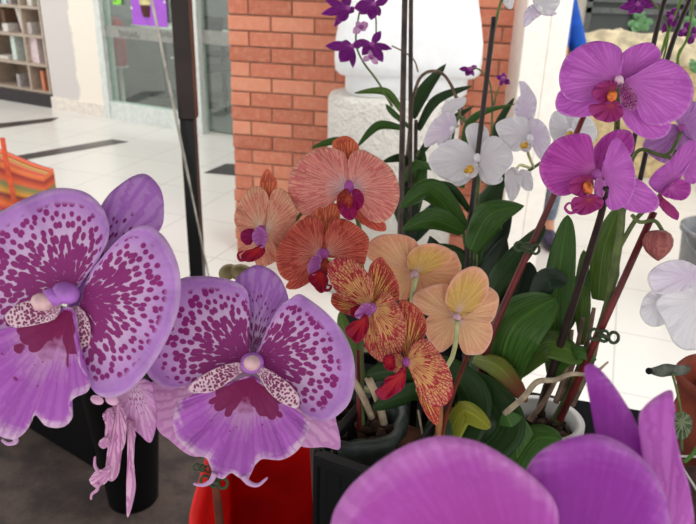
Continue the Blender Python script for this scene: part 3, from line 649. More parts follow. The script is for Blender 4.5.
M_pu2 = petal_mat('deep_magenta_petal', [(0, (216, 120, 192)), (.3, (206, 92, 188)), (.9, (200, 80, 184)), (1, (216, 118, 202))], veins=[((168, 50, 156), 11, .2, .2, .5, .15, .95)])
M_pu3 = petal_mat('pale_violet_petal', [(0, (197, 134, 201)), (.6, (203, 141, 215)), (1, (219, 163, 228))], veins=[((156, 92, 170), 7, .2, .2, .45, .1, .95)])
M_pu4 = petal_mat('rich_purple_petal', [(0, (134, 36, 146)), (.4, (152, 42, 162)), (.85, (172, 62, 184)), (.96, (194, 98, 206)), (1, (216, 142, 224))], veins=[((150, 46, 162), 16, .15, .3, .3, .1, .92)], mott=.2)
M_pu5 = petal_mat('rose_purple_petal', [(0, (164, 48, 152)), (.5, (186, 66, 176)), (.86, (200, 92, 200)), (1, (226, 150, 224))], veins=[((178, 66, 170), 16, .15, .3, .3, .1, .95)], mott=.2)
M_mlip = petal_mat('dark_magenta_lip', [(0, (190, 80, 84)), (.3, (162, 44, 104)), (1, (178, 60, 142))]); M_thr = flat('orange_throat_callus', (226, 110, 50), .4, .2, sc=300)
M_wh = petal_mat('white_petal', [(0, (244, 240, 244)), (.6, (247, 245, 248)), (1, (248, 247, 250))], veins=[((228, 222, 236), 9, .2, .2, .3, .1, .9)], trans=.2)
M_whl = petal_mat('lilac_white_petal', [(0, (236, 218, 242)), (.5, (242, 232, 246)), (1, (245, 240, 248))], veins=[((222, 202, 234), 9, .2, .2, .4, .1, .9)], trans=.2)
M_yel = flat('yellow_callus', (222, 170, 60), .4, .12, sc=250); M_whc = flat('white_column', (234, 230, 236), .4, .03)
M_den = petal_mat('dark_purple_petal', [(0, (190, 100, 190)), (.3, (147, 44, 154)), (.9, (134, 31, 138)), (1, (168, 67, 168))], veins=[((96, 16, 100), 8, .2, .2, .5, .1, .95)]); M_denp = petal_mat('pale_lilac_petal', [(0, (237, 205, 231)), (1, (220, 162, 211))])
M_lfD = leaf_mat('dark_orchid_leaf', (30, 54, 22), (44, 74, 32)); M_lfM = leaf_mat('orchid_leaf', (46, 82, 28), (70, 108, 42)); M_lfL = leaf_mat('light_orchid_leaf', (66, 96, 34), (94, 124, 50)); M_lfY = leaf_mat('yellowing_leaf', (126, 140, 40), (168, 164, 56)); M_lfB = leaf_mat('yellow_green_leaf_with_brown_tip', (104, 124, 50), (132, 140, 66), (120, 60, 40)); M_lfK = leaf_mat('blackish_green_leaf', (22, 40, 26), (32, 54, 34))
M_bud = petal_mat('dull_rose_bud', [(0, (150, 120, 90)), (.5, (186, 112, 104)), (1, (170, 96, 92))], veins=[((140, 70, 80), 6, .2, .3, .6, 0, 1)])
M_root = flat('pale_aerial_root', (176, 160, 134), .6, .12, sc=70, bump=.001); M_rootd = flat('grey_brown_root', (122, 100, 84), .7, .15, sc=80, bump=.001)
M_bark = flat('bark_chips', (66, 46, 34), .9, .25, sc=60); M_blkp = flat('black_plastic', (11, 11, 14), .5, .06, spec=.15); M_gryp = flat('grey_soft_plastic_pot', (66, 76, 72), .4, .12, sc=30); M_whp = flat('white_plastic_pot', (216, 214, 212), .4, .03); M_terr = flat('terracotta', (150, 72, 54), .8, .12, sc=30, bump=.0008); M_red = flat('red_plastic', (206, 22, 20), .6, .05, spec=.15)
# ================================================================ the table and what stands on it
TZ = .93
yE = onz(640, 410, TZ).y
tb = empty('display_table', Vector((.45, .6, 0)), 'black display table under the orchid pots', 'table')
xL = onz(318, 470, TZ).x
pa, pb_ = onz(520, 389, TZ), onz(696, 419, TZ)
mb = MB()
ba = pa + (pb_ - pa) * -1.05; bb_ = pa + (pb_ - pa) * 2.2
mb.hexa([Vector((v.x, v.y, z)) for z in (TZ - .03, TZ) for v in (Vector((xL, .25, 0)), Vector((bb_.x, .25, 0)), bb_, Vector((xL, ba.y + (xL - ba.x) * (pb_.y - pa.y) / (pb_.x - pa.x), 0)))])
bench = empty('flower_bench', Vector((.05, 1.0, 0)), 'black bench behind the table carrying the rear orchid pots', 'bench')
bx0, bx1 = W(338, 330, 1.0).x, W(497, 330, 1.0).x
M_tab = flat('black_table_top', (12, 12, 16), .9, .08, sc=30, spec=.08)
mb.build('tabletop', M_tab, tb, smooth=False, bev=.003)
for (x, y) in ((xL + .05, .3), (xL + .05, .8), (bb_.x - .05, .3), (bb_.x - .05, .68)): MB().tube([(x, y, 0), (x, y, TZ - .03)], .016, 10).build('leg', M_blkp, tb)
yb0 = max(ba.y + (x - ba.x) * (pb_.y - pa.y) / (pb_.x - pa.x) for x in (bx0, bx1)) + .012
MB().box(bx0, bx1, yb0, 1.13, TZ - .03, TZ).build('bench_top', M_tab, bench, smooth=False, bev=.003)
for x in (bx0 + .02, bx1 - .02):
    for y in (yb0 + .03, 1.1): MB().tube([(x, y, 0), (x, y, TZ - .03)], .012, 8).build('leg', M_blkp, bench)
def pot(name, parent, px, py, d, rpx, h, mat, rim=.004, taper=.75, lump=0, fill=M_bark, seed=1):
    """pot with its rim centred at the given place; stands on the table"""
    c = W(px, py, d); r = rpx * d / F; z0 = TZ
    h = c.z - z0 if h is None else h
    mb = MB(); mb.lathe((c.x, c.y, c.z - h), [(.001, .002), (r * taper, 0), (r * .98, h - .012), (r + rim, h - .012), (r + rim, h), (r - .003, h), (r * .93, h - .02), (r * taper - .003, .006), (.001, .006)], 44, lump=lump)
    o = mb.build(name, mat, parent, Vector((c.x, c.y, c.z - h)))
    if fill:
        rnd = random.Random(seed); mb = MB()
        mb.lathe((c.x, c.y, c.z - .03), [(.001, .004), (r * .9, 0), (r * .88, -.02), (.001, -.02)], 20)
        for i in range(60):
            a = rnd.uniform(0, 6.28); q = r * .86 * rnd.random() ** .5; p = Vector((c.x + q * math.cos(a), c.y + q * math.sin(a), c.z - .02 + rnd.uniform(-.006, .006)))
            v1 = Vector((rnd.uniform(-1, 1), rnd.uniform(-1, 1), rnd.uniform(-.6, .6))).normalized(); v2 = v1.orthogonal().normalized(); v3 = v1.cross(v2)
            mb.blob(p, [v1 * rnd.uniform(.005, .011), v2 * rnd.uniform(.003, .006), v3 * .0035], 6, 4)
        f = mb.build('bark', fill, parent, smooth=False); f['kind'] = 'stuff'
    return o
def clip(plant, px, py, d, s=9):
    mb = MB(); 
    for k in range(3):
        q = []; 
        for i in range(13):
            a = 2 * math.pi * i / 12; q.append(W(px + (k - 1) * s * .75 + math.cos(a) * s * .38, py + math.sin(a) * s * .42 + (k - 1) * s * .12, d + .001 * k))
        mb.tube(q, s * .13 * d / F, 6, cap=False)
    mb.tube([W(px - s * .5, py - s * .2, d - .002), W(px + s * .4, py + s * .2, d - .002)], s * .2 * d / F, 6)
    mb.build('clip', M_clip, plant, W(px, py, d))
# ================================================================ A: the spotted orchid
d = .40
A_ = empty('potted_orchid', W(222, 560, .46), 'lilac orchid with dark purple spots, two large blooms at the left', 'orchid')
base_ = W(222, 640, .47)
MB().lathe((base_.x, base_.y, base_.z - .13), [(.001, 0), (.04, .002), (.052, .11), (.056, .112), (.056, .12), (.05, .12), (.04, .01), (.001, .01)], 36).build('pot', M_whp, A_)
stick(A_, 'stem', [(226, 640, .46), (221, 540, .455), (214, 470, .45), (205, 400, .45), (178, 350, .445), (130, 325, .43), (95, 318, .42)], [10, 8, 6, 5], M_stem_r, 40, knots=9)
for k in (-1, 1): leaf(A_, [(226, 640, .46), (226 + k * 60, 610, .45), (226 + k * 130, 640, .44)], 60, M_lfM, tw=.8)
clip(A_, 214, 482, .445, 12); clip(A_, 202, 468, .447, 8)
LF = flower(A_, 66, 293, .352, M_colp, 14, 11, .35, [(72, 296, .36), (90, 315, .395), (105, 322, .43)], 5, M_stem_p, 'left bloom, the largest', extra=[(54, 297, .351, 12, 9, 9, .2)])
mb = MB(); pxblob(mb, 76, 292, .364, 18, 13, 5); pxblob(mb, 76, 306, .362, 9, 8, 5); mb.build('flower_base', M_colp, LF)
mb = MB(); pxblob(mb, 42, 302, .349, 11, 9, 9, .3); mb.build('anther_cap', M_cream, LF)
petal(LF, 'sepal', (84, 288), [(80, 285), (86, 250), (97, 215), (108, 196), (120, 185), (132, 177), (143, 174), (152, 178), (161, 190), (164, 207), (161, 228), (140, 254), (110, 277)], .368, M_spotd, cup=.012, ruf=.0006)
petal(LF, 'petal', (72, 288), [(74, 290), (30, 322), (0, 340), (-32, 338), (-50, 290), (-34, 240), (0, 213), (25, 199), (48, 190), (66, 188), (85, 192), (99, 203), (107, 218), (108, 238), (98, 260), (84, 278)], .360, M_spot, cup=.006, ruf=.0015, tilt=(-.004, 0))
petal(LF, 'petal', (82, 300), [(80, 302), (90, 275), (105, 254), (122, 236), (140, 226), (153, 228), (166, 239), (177, 262), (181, 288), (177, 315), (166, 342), (150, 368), (133, 387), (115, 397), (100, 396), (90, 385), (84, 362), (79, 335), (76, 312)], .358, M_spot, cup=.002, ruf=.0015, tilt=(-.006, 0))
def lipextra(curls, d, w=3):
    def f(mb):
        for c in curls:
            C = crs(c, 14); mb.tube([W(x, y, d) for x, y, _ in [(p.x, p.y, 0) for p in C]], [w * (1 - .85 * i / 13) * d / F / 2 for i in range(14)], 8, P=[(0, 1, .99)] * (14 * 8))
    return f
petal(LF, 'lip', (70, 312), [(72, 308), (79, 340), (80, 366), (90, 382), (87, 392), (74, 398), (69, 406), (72, 417), (63, 427), (46, 426), (35, 415), (27, 430), (15, 439), (0, 436), (-14, 420), (-30, 395), (-38, 365), (-24, 340), (5, 329), (40, 317)], .352, M_lips, cup=-.006, ruf=.0022, nr=6,
      extra=lipextra([[(14, 437, 0), (16, 442, 0), (8, 444, 0), (2, 440, 0)]], .347, 4))
petal(LF, 'lip_lobe', (58, 306), [(60, 306), (48, 300), (32, 300), (15, 306), (5, 317), (14, 327), (34, 325), (54, 319)], .350, M_lob, cup=-.004, ruf=.0005)
petal(LF, 'lip_lobe', (76, 308), [(74, 306), (84, 312), (90, 326), (89, 344), (82, 350), (74, 336), (70, 320)], .354, M_lob, cup=.004, ruf=.0005)
leaf(LF, [(80, 316, .356), (83, 332, .358), (80, 345, .362)], 9, M_lfY, tw=0, name='lip_keel', n=10)
CF = flower(A_, 252, 363, .388, M_colp, 12, 11, 0, [(252, 366, .40), (240, 390, .43), (212, 420, .448)], 5, M_stem_p, 'centre bloom facing the camera')
mb = MB(); pxblob(mb, 252, 374, .401, 20, 12, 5); mb.build('flower_base', M_spotu, CF)
mb = MB(); pxblob(mb, 252, 363, .3825, 8.5, 8, 7); mb.build('anther_cap', M_cream, CF)
petal(CF, 'sepal', (252, 352), [(250, 354), (238, 318), (232, 295), (237, 278), (247, 269), (257, 265), (270, 269), (280, 278), (286, 290), (288, 302), (280, 322), (264, 345)], .405, M_spotd, cup=.006, ruf=.0004)
petal(CF, 'petal', (248, 358), [(250, 360), (247, 335), (249, 310), (247, 292), (238, 283), (222, 278), (203, 276), (183, 278), (165, 288), (150, 312), (143, 345), (147, 372), (158, 384), (172, 388), (192, 383), (215, 373), (236, 366)], .398, M_spot, cup=.004, ruf=.0014)
petal(CF, 'petal', (258, 358), [(256, 358), (263, 340), (272, 320), (281, 305), (290, 299), (299, 294), (309, 299), (327, 313), (343, 332), (353, 355), (355, 378), (350, 401), (338, 415), (325, 421), (311, 418), (302, 411), (295, 398), (283, 382), (268, 368)], .396, M_spot, cup=.004, ruf=.0014)
petal(CF, 'sepal', (262, 385), [(260, 382), (298, 396), (328, 402), (337, 424), (340, 448), (325, 447), (300, 446), (276, 430)], .412, M_spotu, cup=.004, ruf=.0008)
petal(CF, 'sepal', (238, 385), [(240, 382), (205, 380), (165, 380), (147, 388), (157, 427), (170, 440), (190, 455), (206, 452), (225, 420)], .412, M_spotu, cup=.004, ruf=.0008)
petal(CF, 'lip', (252, 378), [(252, 376), (232, 382), (208, 390), (191, 397), (178, 402), (173, 420), (176, 436), (184, 446), (195, 455), (206, 458), (210, 466), (214, 474), (222, 479), (231, 473), (238, 477), (246, 481), (251, 473), (256, 464), (263, 459), (280, 460), (292, 455), (301, 446), (307, 434), (309, 422), (298, 413), (280, 400), (264, 386)], .388, M_lips, cup=-.010, ruf=.002, nr=7, K=18, N=120,
      extra=lipextra([[(215, 473, 0), (211, 481, 0), (203, 485, 0), (194, 484, 0)], [(243, 476, 0), (249, 483, 0), (258, 485, 0), (267, 478, 0)]], .379, 5))
petal(CF, 'lip_lobe', (244, 368), [(246, 366), (236, 363), (222, 366), (205, 374), (191, 384), (189, 391), (200, 393), (214, 391), (232, 379)], .386, M_lob, cup=-.004, ruf=.0006)
petal(CF, 'lip_lobe', (258, 369), [(256, 367), (268, 370), (280, 377), (292, 387), (299, 398), (297, 408), (286, 405), (274, 397), (264, 384)], .386, M_lob, cup=-.004, ruf=.0006)
DF = flower(A_, 112, 400, .375, M_old, 7, 5, .5, [(114, 399, .378), (122, 385, .40), (120, 350, .425)], 4, M_stem_p, 'wilted bloom hanging side-on below the left bloom', extra=[(97, 400, .372, 7, 4.5, 4, .4)])
petal(DF, 'sepal', (135, 385), [(130, 380), (150, 382), (155, 402), (157, 420), (151, 442), (140, 434), (130, 425), (118, 412), (112, 398)], .385, M_spotu, cup=.006)
petal(DF, 'petal', (118, 405), [(118, 400), (125, 412), (126, 436), (121, 455), (118, 474), (112, 481), (106, 476), (107, 455), (111, 432), (111, 412)], .380, M_old, cup=.006, nr=8, ruf=.002)
petal(DF, 'petal', (108, 412), [(111, 408), (114, 418), (111, 432), (108, 446), (105, 440), (106, 425), (103, 415)], .377, M_old, cup=.003)
petal(DF, 'lip', (110, 470), [(110, 466), (108, 480), (97, 487), (90, 481), (94, 473), (102, 470)], .376, M_old, cup=.003,
      extra=lipextra([[(100, 474, 0), (95, 466, 0), (95, 457, 0)], [(98, 484, 0), (97, 490, 0), (92, 494, 0), (91, 499, 0)]], .376, 2.5))
petal(DF, 'lip_lobe', (108, 438), [(110, 436), (108, 446), (102, 448), (99, 443), (104, 438)], .377, M_old, cup=.002)
petal(DF, 'sepal', (130, 424), [(127, 420), (135, 426), (134, 450), (133, 468), (135, 490), (128, 517), (127, 490), (128, 460), (128, 440)], .384, M_old, cup=.004)
# ================================================================ B: salmon and peach orchid
B_ = empty('potted_orchid', W(350, 430, .57), 'salmon and peach orchid with five blooms in a grey pot', 'orchid')
pot('pot', B_, 355, 413, .56, 47, None, M_gryp, lump=.14, seed=4)
stick(B_, 'stake', [(359, 430, .545), (358, 350, .55)], 5, M_stake_r, sm=False)
stick(B_, 'stem', [(362, 425, .55), (361, 340, .56), (362, 280, .56), (356, 215, .555), (325, 195, .55), (285, 232, .545), (262, 268, .54), (243, 272, .535)], [6, 5, 4, 3], M_stem_g, 50)
for (pts, w_, m_) in (([(372, 418, .55), (362, 395, .545), (352, 378, .54)], 7, M_root), ([(384, 424, .55), (378, 400, .545), (368, 378, .54)], 8, M_root), ([(418, 410, .55), (423, 440, .54), (422, 470, .53)], 2.5, M_root)): stick(B_, 'root', pts, w_, m_)
leaf(B_, [(420, 392, .57), (395, 372, .545), (366, 376, .54)], 22, M_lfD, tw=.3); leaf(B_, [(432, 398, .58), (410, 394, .55), (373, 408, .53)], 20, M_lfD, tw=.5); leaf(B_, [(362, 380, .57), (350, 350, .56), (340, 312, .56)], 18, M_lfL, tw=.4)
leaf(B_, [(425, 470, .55), (436, 440, .55), (440, 412, .555)], 32, M_lfD, tw=.2)
bud = MB(); pxblob(bud, 242, 273, .535, 13, 9, 9, .2); pxblob(bud, 228, 272, .537, 10, 8, 8, -.5); bud.build('bud', flat('olive_bud', (136, 122, 78), .45, .1, sc=90), B_)
def P_(par, name, base, ol, d_, m_, **k): return petal(par, name, base, ol, d_, m_, **k)
f = flower(B_, 349, 187, .518, M_vio, 5, 7, 0, [(349, 190, .525), (352, 205, .545), (356, 215, .555)], 3.5, M_stem_p, 'salmon bloom, uppermost')
P_(f, 'sepal', (348, 185), [(348, 187), (337, 165), (332, 146), (336, 139), (345, 136), (353, 139), (359, 147), (357, 160), (352, 178)], .532, M_dor, cup=.004)
P_(f, 'petal', (347, 187), [(349, 188), (348, 168), (346, 157), (341, 151), (332, 148), (318, 149), (305, 155), (297, 163), (290, 173), (288, 188), (291, 202), (301, 213), (314, 216), (330, 205), (341, 194)], .522, M_pk1, cup=.006)
P_(f, 'petal', (351, 188), [(350, 190), (348, 175), (348, 162), (352, 153), (362, 150), (377, 157), (391, 168), (398, 183), (399, 199), (393, 214), (383, 222), (373, 222), (362, 213), (356, 201)], .521, M_pk1, cup=.006)
P_(f, 'sepal', (354, 204), [(352, 202), (366, 212), (384, 222), (385, 231), (374, 230), (360, 222), (353, 213)], .529, M_pk3, cup=.003)
P_(f, 'sepal', (342, 203), [(345, 201), (330, 206), (314, 214), (303, 219), (306, 228), (325, 222), (341, 213)], .532, M_pk3, cup=.003)
P_(f, 'lip_lobe', (354, 194), [(353, 190), (359, 190), (364, 198), (362, 207), (356, 210), (353, 202)], .513, M_mag, cup=-.002)
P_(f, 'lip_lobe', (344, 194), [(347, 189), (341, 192), (337, 199), (338, 208), (344, 210), (347, 200)], .514, M_oran, cup=-.002)
P_(f, 'lip', (348, 200), [(348, 196), (354, 202), (357, 213), (352, 220), (345, 218), (340, 212), (342, 203)], .511, M_mag, cup=-.004)
P_(f, 'lip_callus', (348, 198), [(348, 192), (353, 198), (351, 207), (346, 207), (343, 199)], .509, M_oran, cup=-.002)
f = flower(B_, 261, 231, .518, M_vio, 5, 6, 0, [(262, 232, .525), (275, 238, .54), (285, 232, .545)], 3.5, M_stem_p, 'peach bloom at the left of the spray')
P_(f, 'sepal', (265, 225), [(265, 227), (262, 200), (260, 185), (262, 176), (267, 169), (272, 174), (277, 183), (274, 200), (268, 215)], .53, M_dor, cup=.004)
P_(f, 'petal', (261, 228), [(264, 230), (269, 205), (267, 194), (262, 188), (256, 186), (248, 190), (241, 200), (235, 212), (235, 223), (240, 233), (250, 232)], .522, M_pk2, cup=.004)
P_(f, 'petal', (266, 230), [(264, 232), (269, 212), (270, 197), (274, 190), (281, 188), (289, 195), (296, 209), (296, 220), (291, 229), (283, 240), (277, 252), (271, 243)], .521, M_pk2, cup=.004)
P_(f, 'sepal', (262, 238), [(264, 234), (274, 244), (279, 256), (271, 264), (258, 266), (254, 252)], .528, M_pk2, cup=.004)
P_(f, 'sepal', (256, 240), [(260, 237), (246, 238), (238, 248), (240, 257), (250, 262), (259, 254)], .527, M_pk2, cup=.004)
P_(f, 'lip_lobe', (252, 234), [(254, 230), (247, 229), (241, 233), (241, 240), (247, 245), (252, 242)], .512, M_mag, cup=-.002)
P_(f, 'lip_lobe', (261, 234), [(258, 227), (266, 232), (267, 240), (263, 248), (256, 245), (252, 236)], .510, M_vio, cup=-.003)
P_(f, 'lip', (259, 248), [(262, 245), (265, 252), (258, 259), (248, 262), (241, 258), (244, 252), (253, 249)], .508, M_crim, cup=-.004, extra=lipextra([[(247, 259, 0), (240, 260, 0), (238, 254, 0), (243, 251, 0)]], .505, 3))
f = flower(B_, 323, 254, .506, M_vio, 6, 6, 0, [(323, 256, .513), (335, 262, .54), (355, 255, .56)], 3.5, M_stem_p, 'red-orange bloom below the salmon one')
P_(f, 'sepal', (323, 248), [(323, 250), (316, 230), (312, 216), (319, 207), (329, 202), (336, 205), (340, 216), (336, 230), (328, 243)], .52, M_dor, cup=.004)
P_(f, 'petal', (320, 254), [(322, 255), (324, 238), (323, 224), (314, 217), (302, 220), (288, 231), (279, 244), (276, 259), (280, 274), (290, 281), (300, 277), (305, 264), (312, 257)], .51, M_pk3, cup=.006)
P_(f, 'petal', (327, 254), [(325, 255), (325, 238), (329, 225), (337, 219), (347, 220), (360, 228), (369, 239), (367, 253), (363, 265), (350, 260), (337, 258)], .509, M_pk3, cup=.006)
P_(f, 'sepal', (318, 264), [(320, 262), (306, 268), (292, 278), (286, 287), (296, 289), (312, 280)], .518, M_pk3, cup=.003)
P_(f, 'lip_lobe', (318, 260), [(321, 256), (313, 257), (308, 266), (309, 273), (315, 275), (320, 268)], .501, M_vio, cup=-.003)
P_(f, 'lip_callus', (324, 263), [(325, 258), (330, 264), (329, 274), (321, 275), (320, 266)], .502, M_oran, cup=-.001)
P_(f, 'lip', (322, 274), [(321, 270), (328, 279), (326, 288), (321, 293), (314, 287), (308, 279), (311, 274)], .499, M_crim, cup=-.004, extra=lipextra([[(323, 290, 0), (329, 290, 0), (331, 286, 0), (327, 285, 0)]], .496, 2.5))
f = flower(B_, 415, 274, .545, M_palc, 4, 4.5, 0, [(416, 278, .54), (413, 292, .542), (408, 320, .55), (388, 345, .56), (363, 350, .56)], 5, M_stem_p, 'pale peach bloom seen from behind, left of two')
P_(f, 'petal', (412, 272), [(415, 273), (405, 268), (389, 263), (370, 260), (367, 246), (378, 236), (397, 234), (412, 238), (418, 246), (413, 258)], .552, M_bk1, cup=.003)
P_(f, 'petal', (418, 274), [(415, 272), (432, 262), (452, 251), (460, 262), (461, 270), (458, 278), (448, 284), (427, 288)], .553, M_bk1, cup=.003)
P_(f, 'sepal', (415, 272), [(413, 274), (407, 263), (409, 253), (420, 245), (437, 244), (451, 250), (453, 257), (446, 265), (430, 274)], .549, M_bk2, cup=-.004)
P_(f, 'sepal', (412, 275), [(414, 274), (400, 264), (386, 262), (380, 278), (388, 294), (400, 300), (409, 297)], .556, M_bk1, cup=.004)
P_(f, 'sepal', (418, 277), [(416, 276), (432, 284), (440, 292), (434, 306), (420, 304), (414, 290)], .557, M_bk1, cup=.004)
f = flower(B_, 457, 317, .528, M_palc, 4, 4.5, 0, [(457, 321, .522), (456, 340, .528), (450, 362, .54), (430, 385, .55), (398, 392, .56), (364, 390, .56)], 5, M_stem_p, 'pale peach bloom seen from behind, right of two')
P_(f, 'petal', (455, 316), [(457, 318), (447, 316), (430, 316), (415, 307), (414, 294), (430, 286), (447, 284), (452, 296)], .535, M_bk1, cup=.003)
P_(f, 'petal', (460, 316), [(457, 317), (470, 300), (484, 288), (491, 288), (498, 295), (498, 306), (491, 322), (475, 320)], .535, M_bk1, cup=.003)
P_(f, 'sepal', (458, 312), [(458, 316), (449, 309), (445, 299), (449, 285), (457, 274), (469, 267), (480, 268), (488, 278), (488, 293), (480, 307), (467, 315)], .531, M_bk2, cup=-.004)
P_(f, 'sepal', (455, 318), [(458, 316), (446, 312), (428, 317), (425, 330), (430, 342), (440, 352), (452, 344), (457, 332)], .539, M_bk1, cup=.003)
P_(f, 'sepal', (460, 319), [(458, 317), (474, 314), (490, 322), (492, 337), (484, 352), (472, 355), (463, 352), (457, 336)], .538, M_bk1, cup=.003)
# ================================================================ C: striped orchid
C_ = empty('potted_orchid', W(440, 440, .53), 'yellow orchid with red net veins and crimson lips', 'orchid')
pot('pot', C_, 448, 474, .54, 34, None, M_blkp, seed=8)
stick(C_, 'stake', [(437, 460, .535), (450, 402, .54), (470, 350, .55)], 5, M_stem_r, sm=True); stick(C_, 'stem', [(432, 460, .53), (440, 415, .53), (434, 370, .525), (405, 335, .51), (385, 300, .505)], [8, 6, 4, 3], flat('orange_brown_stem', (160, 104, 56), .5, .12, sc=60))
leaf(C_, [(445, 455, .56), (462, 412, .57), (490, 428, .56)], 24, M_lfY, tw=.5); leaf(C_, [(452, 462, .57), (470, 400, .59), (432, 358, .60)], 40, M_lfD, tw=.4); leaf(C_, [(450, 470, .57), (500, 425, .58), (465, 372, .61)], 44, M_lfD, tw=.5)
f = flower(C_, 372, 308, .468, M_vio, 5, 5, .3, [(373, 308, .475), (382, 305, .50), (388, 303, .505)], 3.5, M_stem_p, 'upper striped bloom')
P_(f, 'sepal', (371, 305), [(370, 307), (367, 288), (368, 274), (371, 264), (380, 257), (385, 261), (394, 274), (399, 288), (398, 300), (387, 297), (378, 304)], .48, M_str2, cup=.003)
P_(f, 'petal', (371, 305), [(371, 307), (356, 303), (344, 300), (335, 290), (329, 278), (328, 266), (334, 259), (347, 258), (359, 264), (368, 274), (373, 284), (373, 296)], .472, M_str1, cup=.005)
P_(f, 'sepal', (358, 308), [(362, 307), (356, 303), (344, 299), (334, 293), (331, 302), (338, 310), (350, 315), (359, 312)], .476, M_str2, cup=.003)
P_(f, 'petal', (374, 308), [(373, 308), (377, 301), (383, 293), (389, 293), (397, 303), (404, 318), (405, 334), (402, 350), (393, 358), (383, 348), (376, 330)], .470, M_str1, cup=.006)
P_(f, 'sepal', (370, 314), [(371, 310), (378, 325), (390, 345), (392, 357), (384, 362), (375, 358), (367, 350), (364, 338), (367, 324)], .475, M_str1, cup=.005)
P_(f, 'lip_lobe', (368, 310), [(373, 307), (365, 303), (357, 310), (355, 316), (361, 319), (371, 315)], .462, M_vio, cup=-.003)
P_(f, 'lip_lobe', (360, 309), [(364, 306), (356, 306), (350, 310), (353, 317), (359, 316)], .465, M_crim, cup=-.001)
P_(f, 'lip', (364, 319), [(366, 314), (369, 324), (366, 334), (358, 343), (350, 338), (345, 330), (351, 323), (359, 320)], .460, M_crim, cup=-.005)
f = flower(C_, 406, 362, .466, M_vio, 4, 5, 0, [(407, 361, .472), (416, 352, .50), (425, 358, .52)], 3.5, M_stem_p, 'lower striped bloom')
P_(f, 'sepal', (407, 358), [(406, 360), (401, 340), (399, 318), (399, 302), (406, 300), (418, 308), (425, 318), (426, 332), (418, 346), (411, 357)], .476, M_str2, cup=.003)
P_(f, 'petal', (408, 361), [(406, 360), (410, 350), (416, 342), (427, 339), (437, 350), (445, 361), (451, 374), (453, 390), (449, 401), (440, 407), (430, 405), (421, 394), (414, 379)], .468, M_str1, cup=.006)
P_(f, 'petal', (403, 361), [(405, 360), (398, 354), (390, 357), (390, 366), (396, 373), (402, 368)], .468, M_str1, cup=.002)
P_(f, 'sepal', (420, 388), [(415, 378), (424, 394), (440, 404), (440, 414), (437, 425), (430, 420), (424, 410), (418, 395)], .474, M_str2, cup=.003)
P_(f, 'lip_lobe', (390, 361), [(394, 356), (387, 355), (383, 360), (385, 368), (392, 371), (395, 366)], .463, M_crim, cup=-.002)
P_(f, 'lip', (402, 374), [(404, 366), (406, 376), (403, 388), (394, 395), (383, 400), (375, 392), (382, 387), (386, 378), (396, 374)], .460, M_crim, cup=-.005)
# ================================================================ D: magenta orchid, right
D_ = empty('potted_orchid', W(545, 430, .62), 'tall magenta-pink orchid in white pot with four blooms', 'orchid')
pot('pot', D_, 543, 418, .64, 36, None, M_whp, seed=11)
stick(D_, 'stake', [(560, 420, .63), (603, 325, .585), (654, 212, .55)], 7, M_stake_r, sm=False); stick(D_, 'stake', [(540, 410, .64), (563, 336, .60), (599, 222, .52), (606, 188, .487)], [9, 8, 7, 6], M_stake_k)
stick(D_, 'stake', [(478, 395, .64), (491, 336, .61), (554, 195, .57), (577, 132, .55), (586, 112, .55)], [8, 7, 6, 5], M_stake_r)
stick(D_, 'stake', [(624, 190, .62), (654, 42, .62), (667, -8, .62)], 5, M_stake_k); stick(D_, 'stake', [(640, 180, .63), (668, 57, .63), (693, -8, .63)], 5, M_stake_k)
stick(D_, 'stem', [(556, 420, .64), (600, 330, .60), (618, 250, .57), (622, 200, .555), (616, 150, .54), (618, 100, .50)], [9, 8, 6, 4], M_stem_g, 40, knots=9)
stick(D_, 'stem', [(618, 250, .57), (637, 218, .56), (660, 195, .55), (676, 150, .54)], [5, 4], M_stem_g); stick(D_, 'stem', [(612, 272, .58), (632, 160, .565), (660, 155, .555), (700, 170, .55)], [4, 4], M_stem_g)
clip(D_, 527, 248, .575, 11); clip(D_, 604, 336, .578, 13); clip(D_, 484, 300, .60, 7)
leafs = [([(555, 380, .64), (556, 300, .63), (568, 215, .62)], 32, M_lfM, .35), ([(495, 400, .64), (512, 330, .60), (556, 298, .60)], 56, M_lfM, .3), ([(530, 320, .62), (545, 280, .61), (567, 283, .60)], 24, M_lfK, .5),
    ([(598, 300, .63), (604, 250, .62), (620, 205, .63)], 26, M_lfL, .3), ([(584, 345, .64), (582, 300, .64), (584, 250, .65)], 16, M_lfL, .2), ([(470, 400, .64), (500, 345, .62), (545, 318, .62)], 46, M_lfD, .4), ([(515, 372, .64), (548, 342, .61), (583, 362, .60)], 30, M_lfL, .6), ([(550, 378, .63), (575, 352, .60), (596, 360, .60)], 14, M_lfM, .4),
    ([(474, 358, .62), (500, 368, .60), (527, 402, .59)], 22, M_lfB, .3), ([(518, 468, .58), (516, 440, .575), (506, 412, .575)], 36, M_lfM, .2), ([(512, 474, .58), (535, 440, .57), (562, 440, .565)], 32, M_lfM, .4), ([(484, 305, .66), (505, 270, .65), (545, 225, .66)], 24, M_lfD, .4), ([(540, 340, .65), (560, 320, .65), (588, 268, .64)], 26, M_lfM, .3), ([(505, 350, .65), (520, 300, .66), (530, 262, .66)], 30, M_lfK, .3)]
for p_, w_, m_, tw_ in leafs: leaf(D_, p_, w_, m_, tw=tw_)
stick(D_, 'root', [(504, 414, .575), (523, 398, .57), (537, 382, .57), (555, 380, .575), (571, 374, .58), (592, 374, .59), (608, 362, .60)], [6, 6, 5, 2], M_root, 40)
for (a_, b_, c_) in (((560, 400), (574, 360), (583, 318)), ((565, 400), (585, 350), (594, 308)), ((556, 402), (566, 370), (572, 330)), ((572, 405), (592, 362), (600, 325)), ((530, 420), (545, 400), (556, 380))): stick(D_, 'root', [(*a_, .635), (*b_, .62), (*c_, .61)], [6, 4], M_rootd)
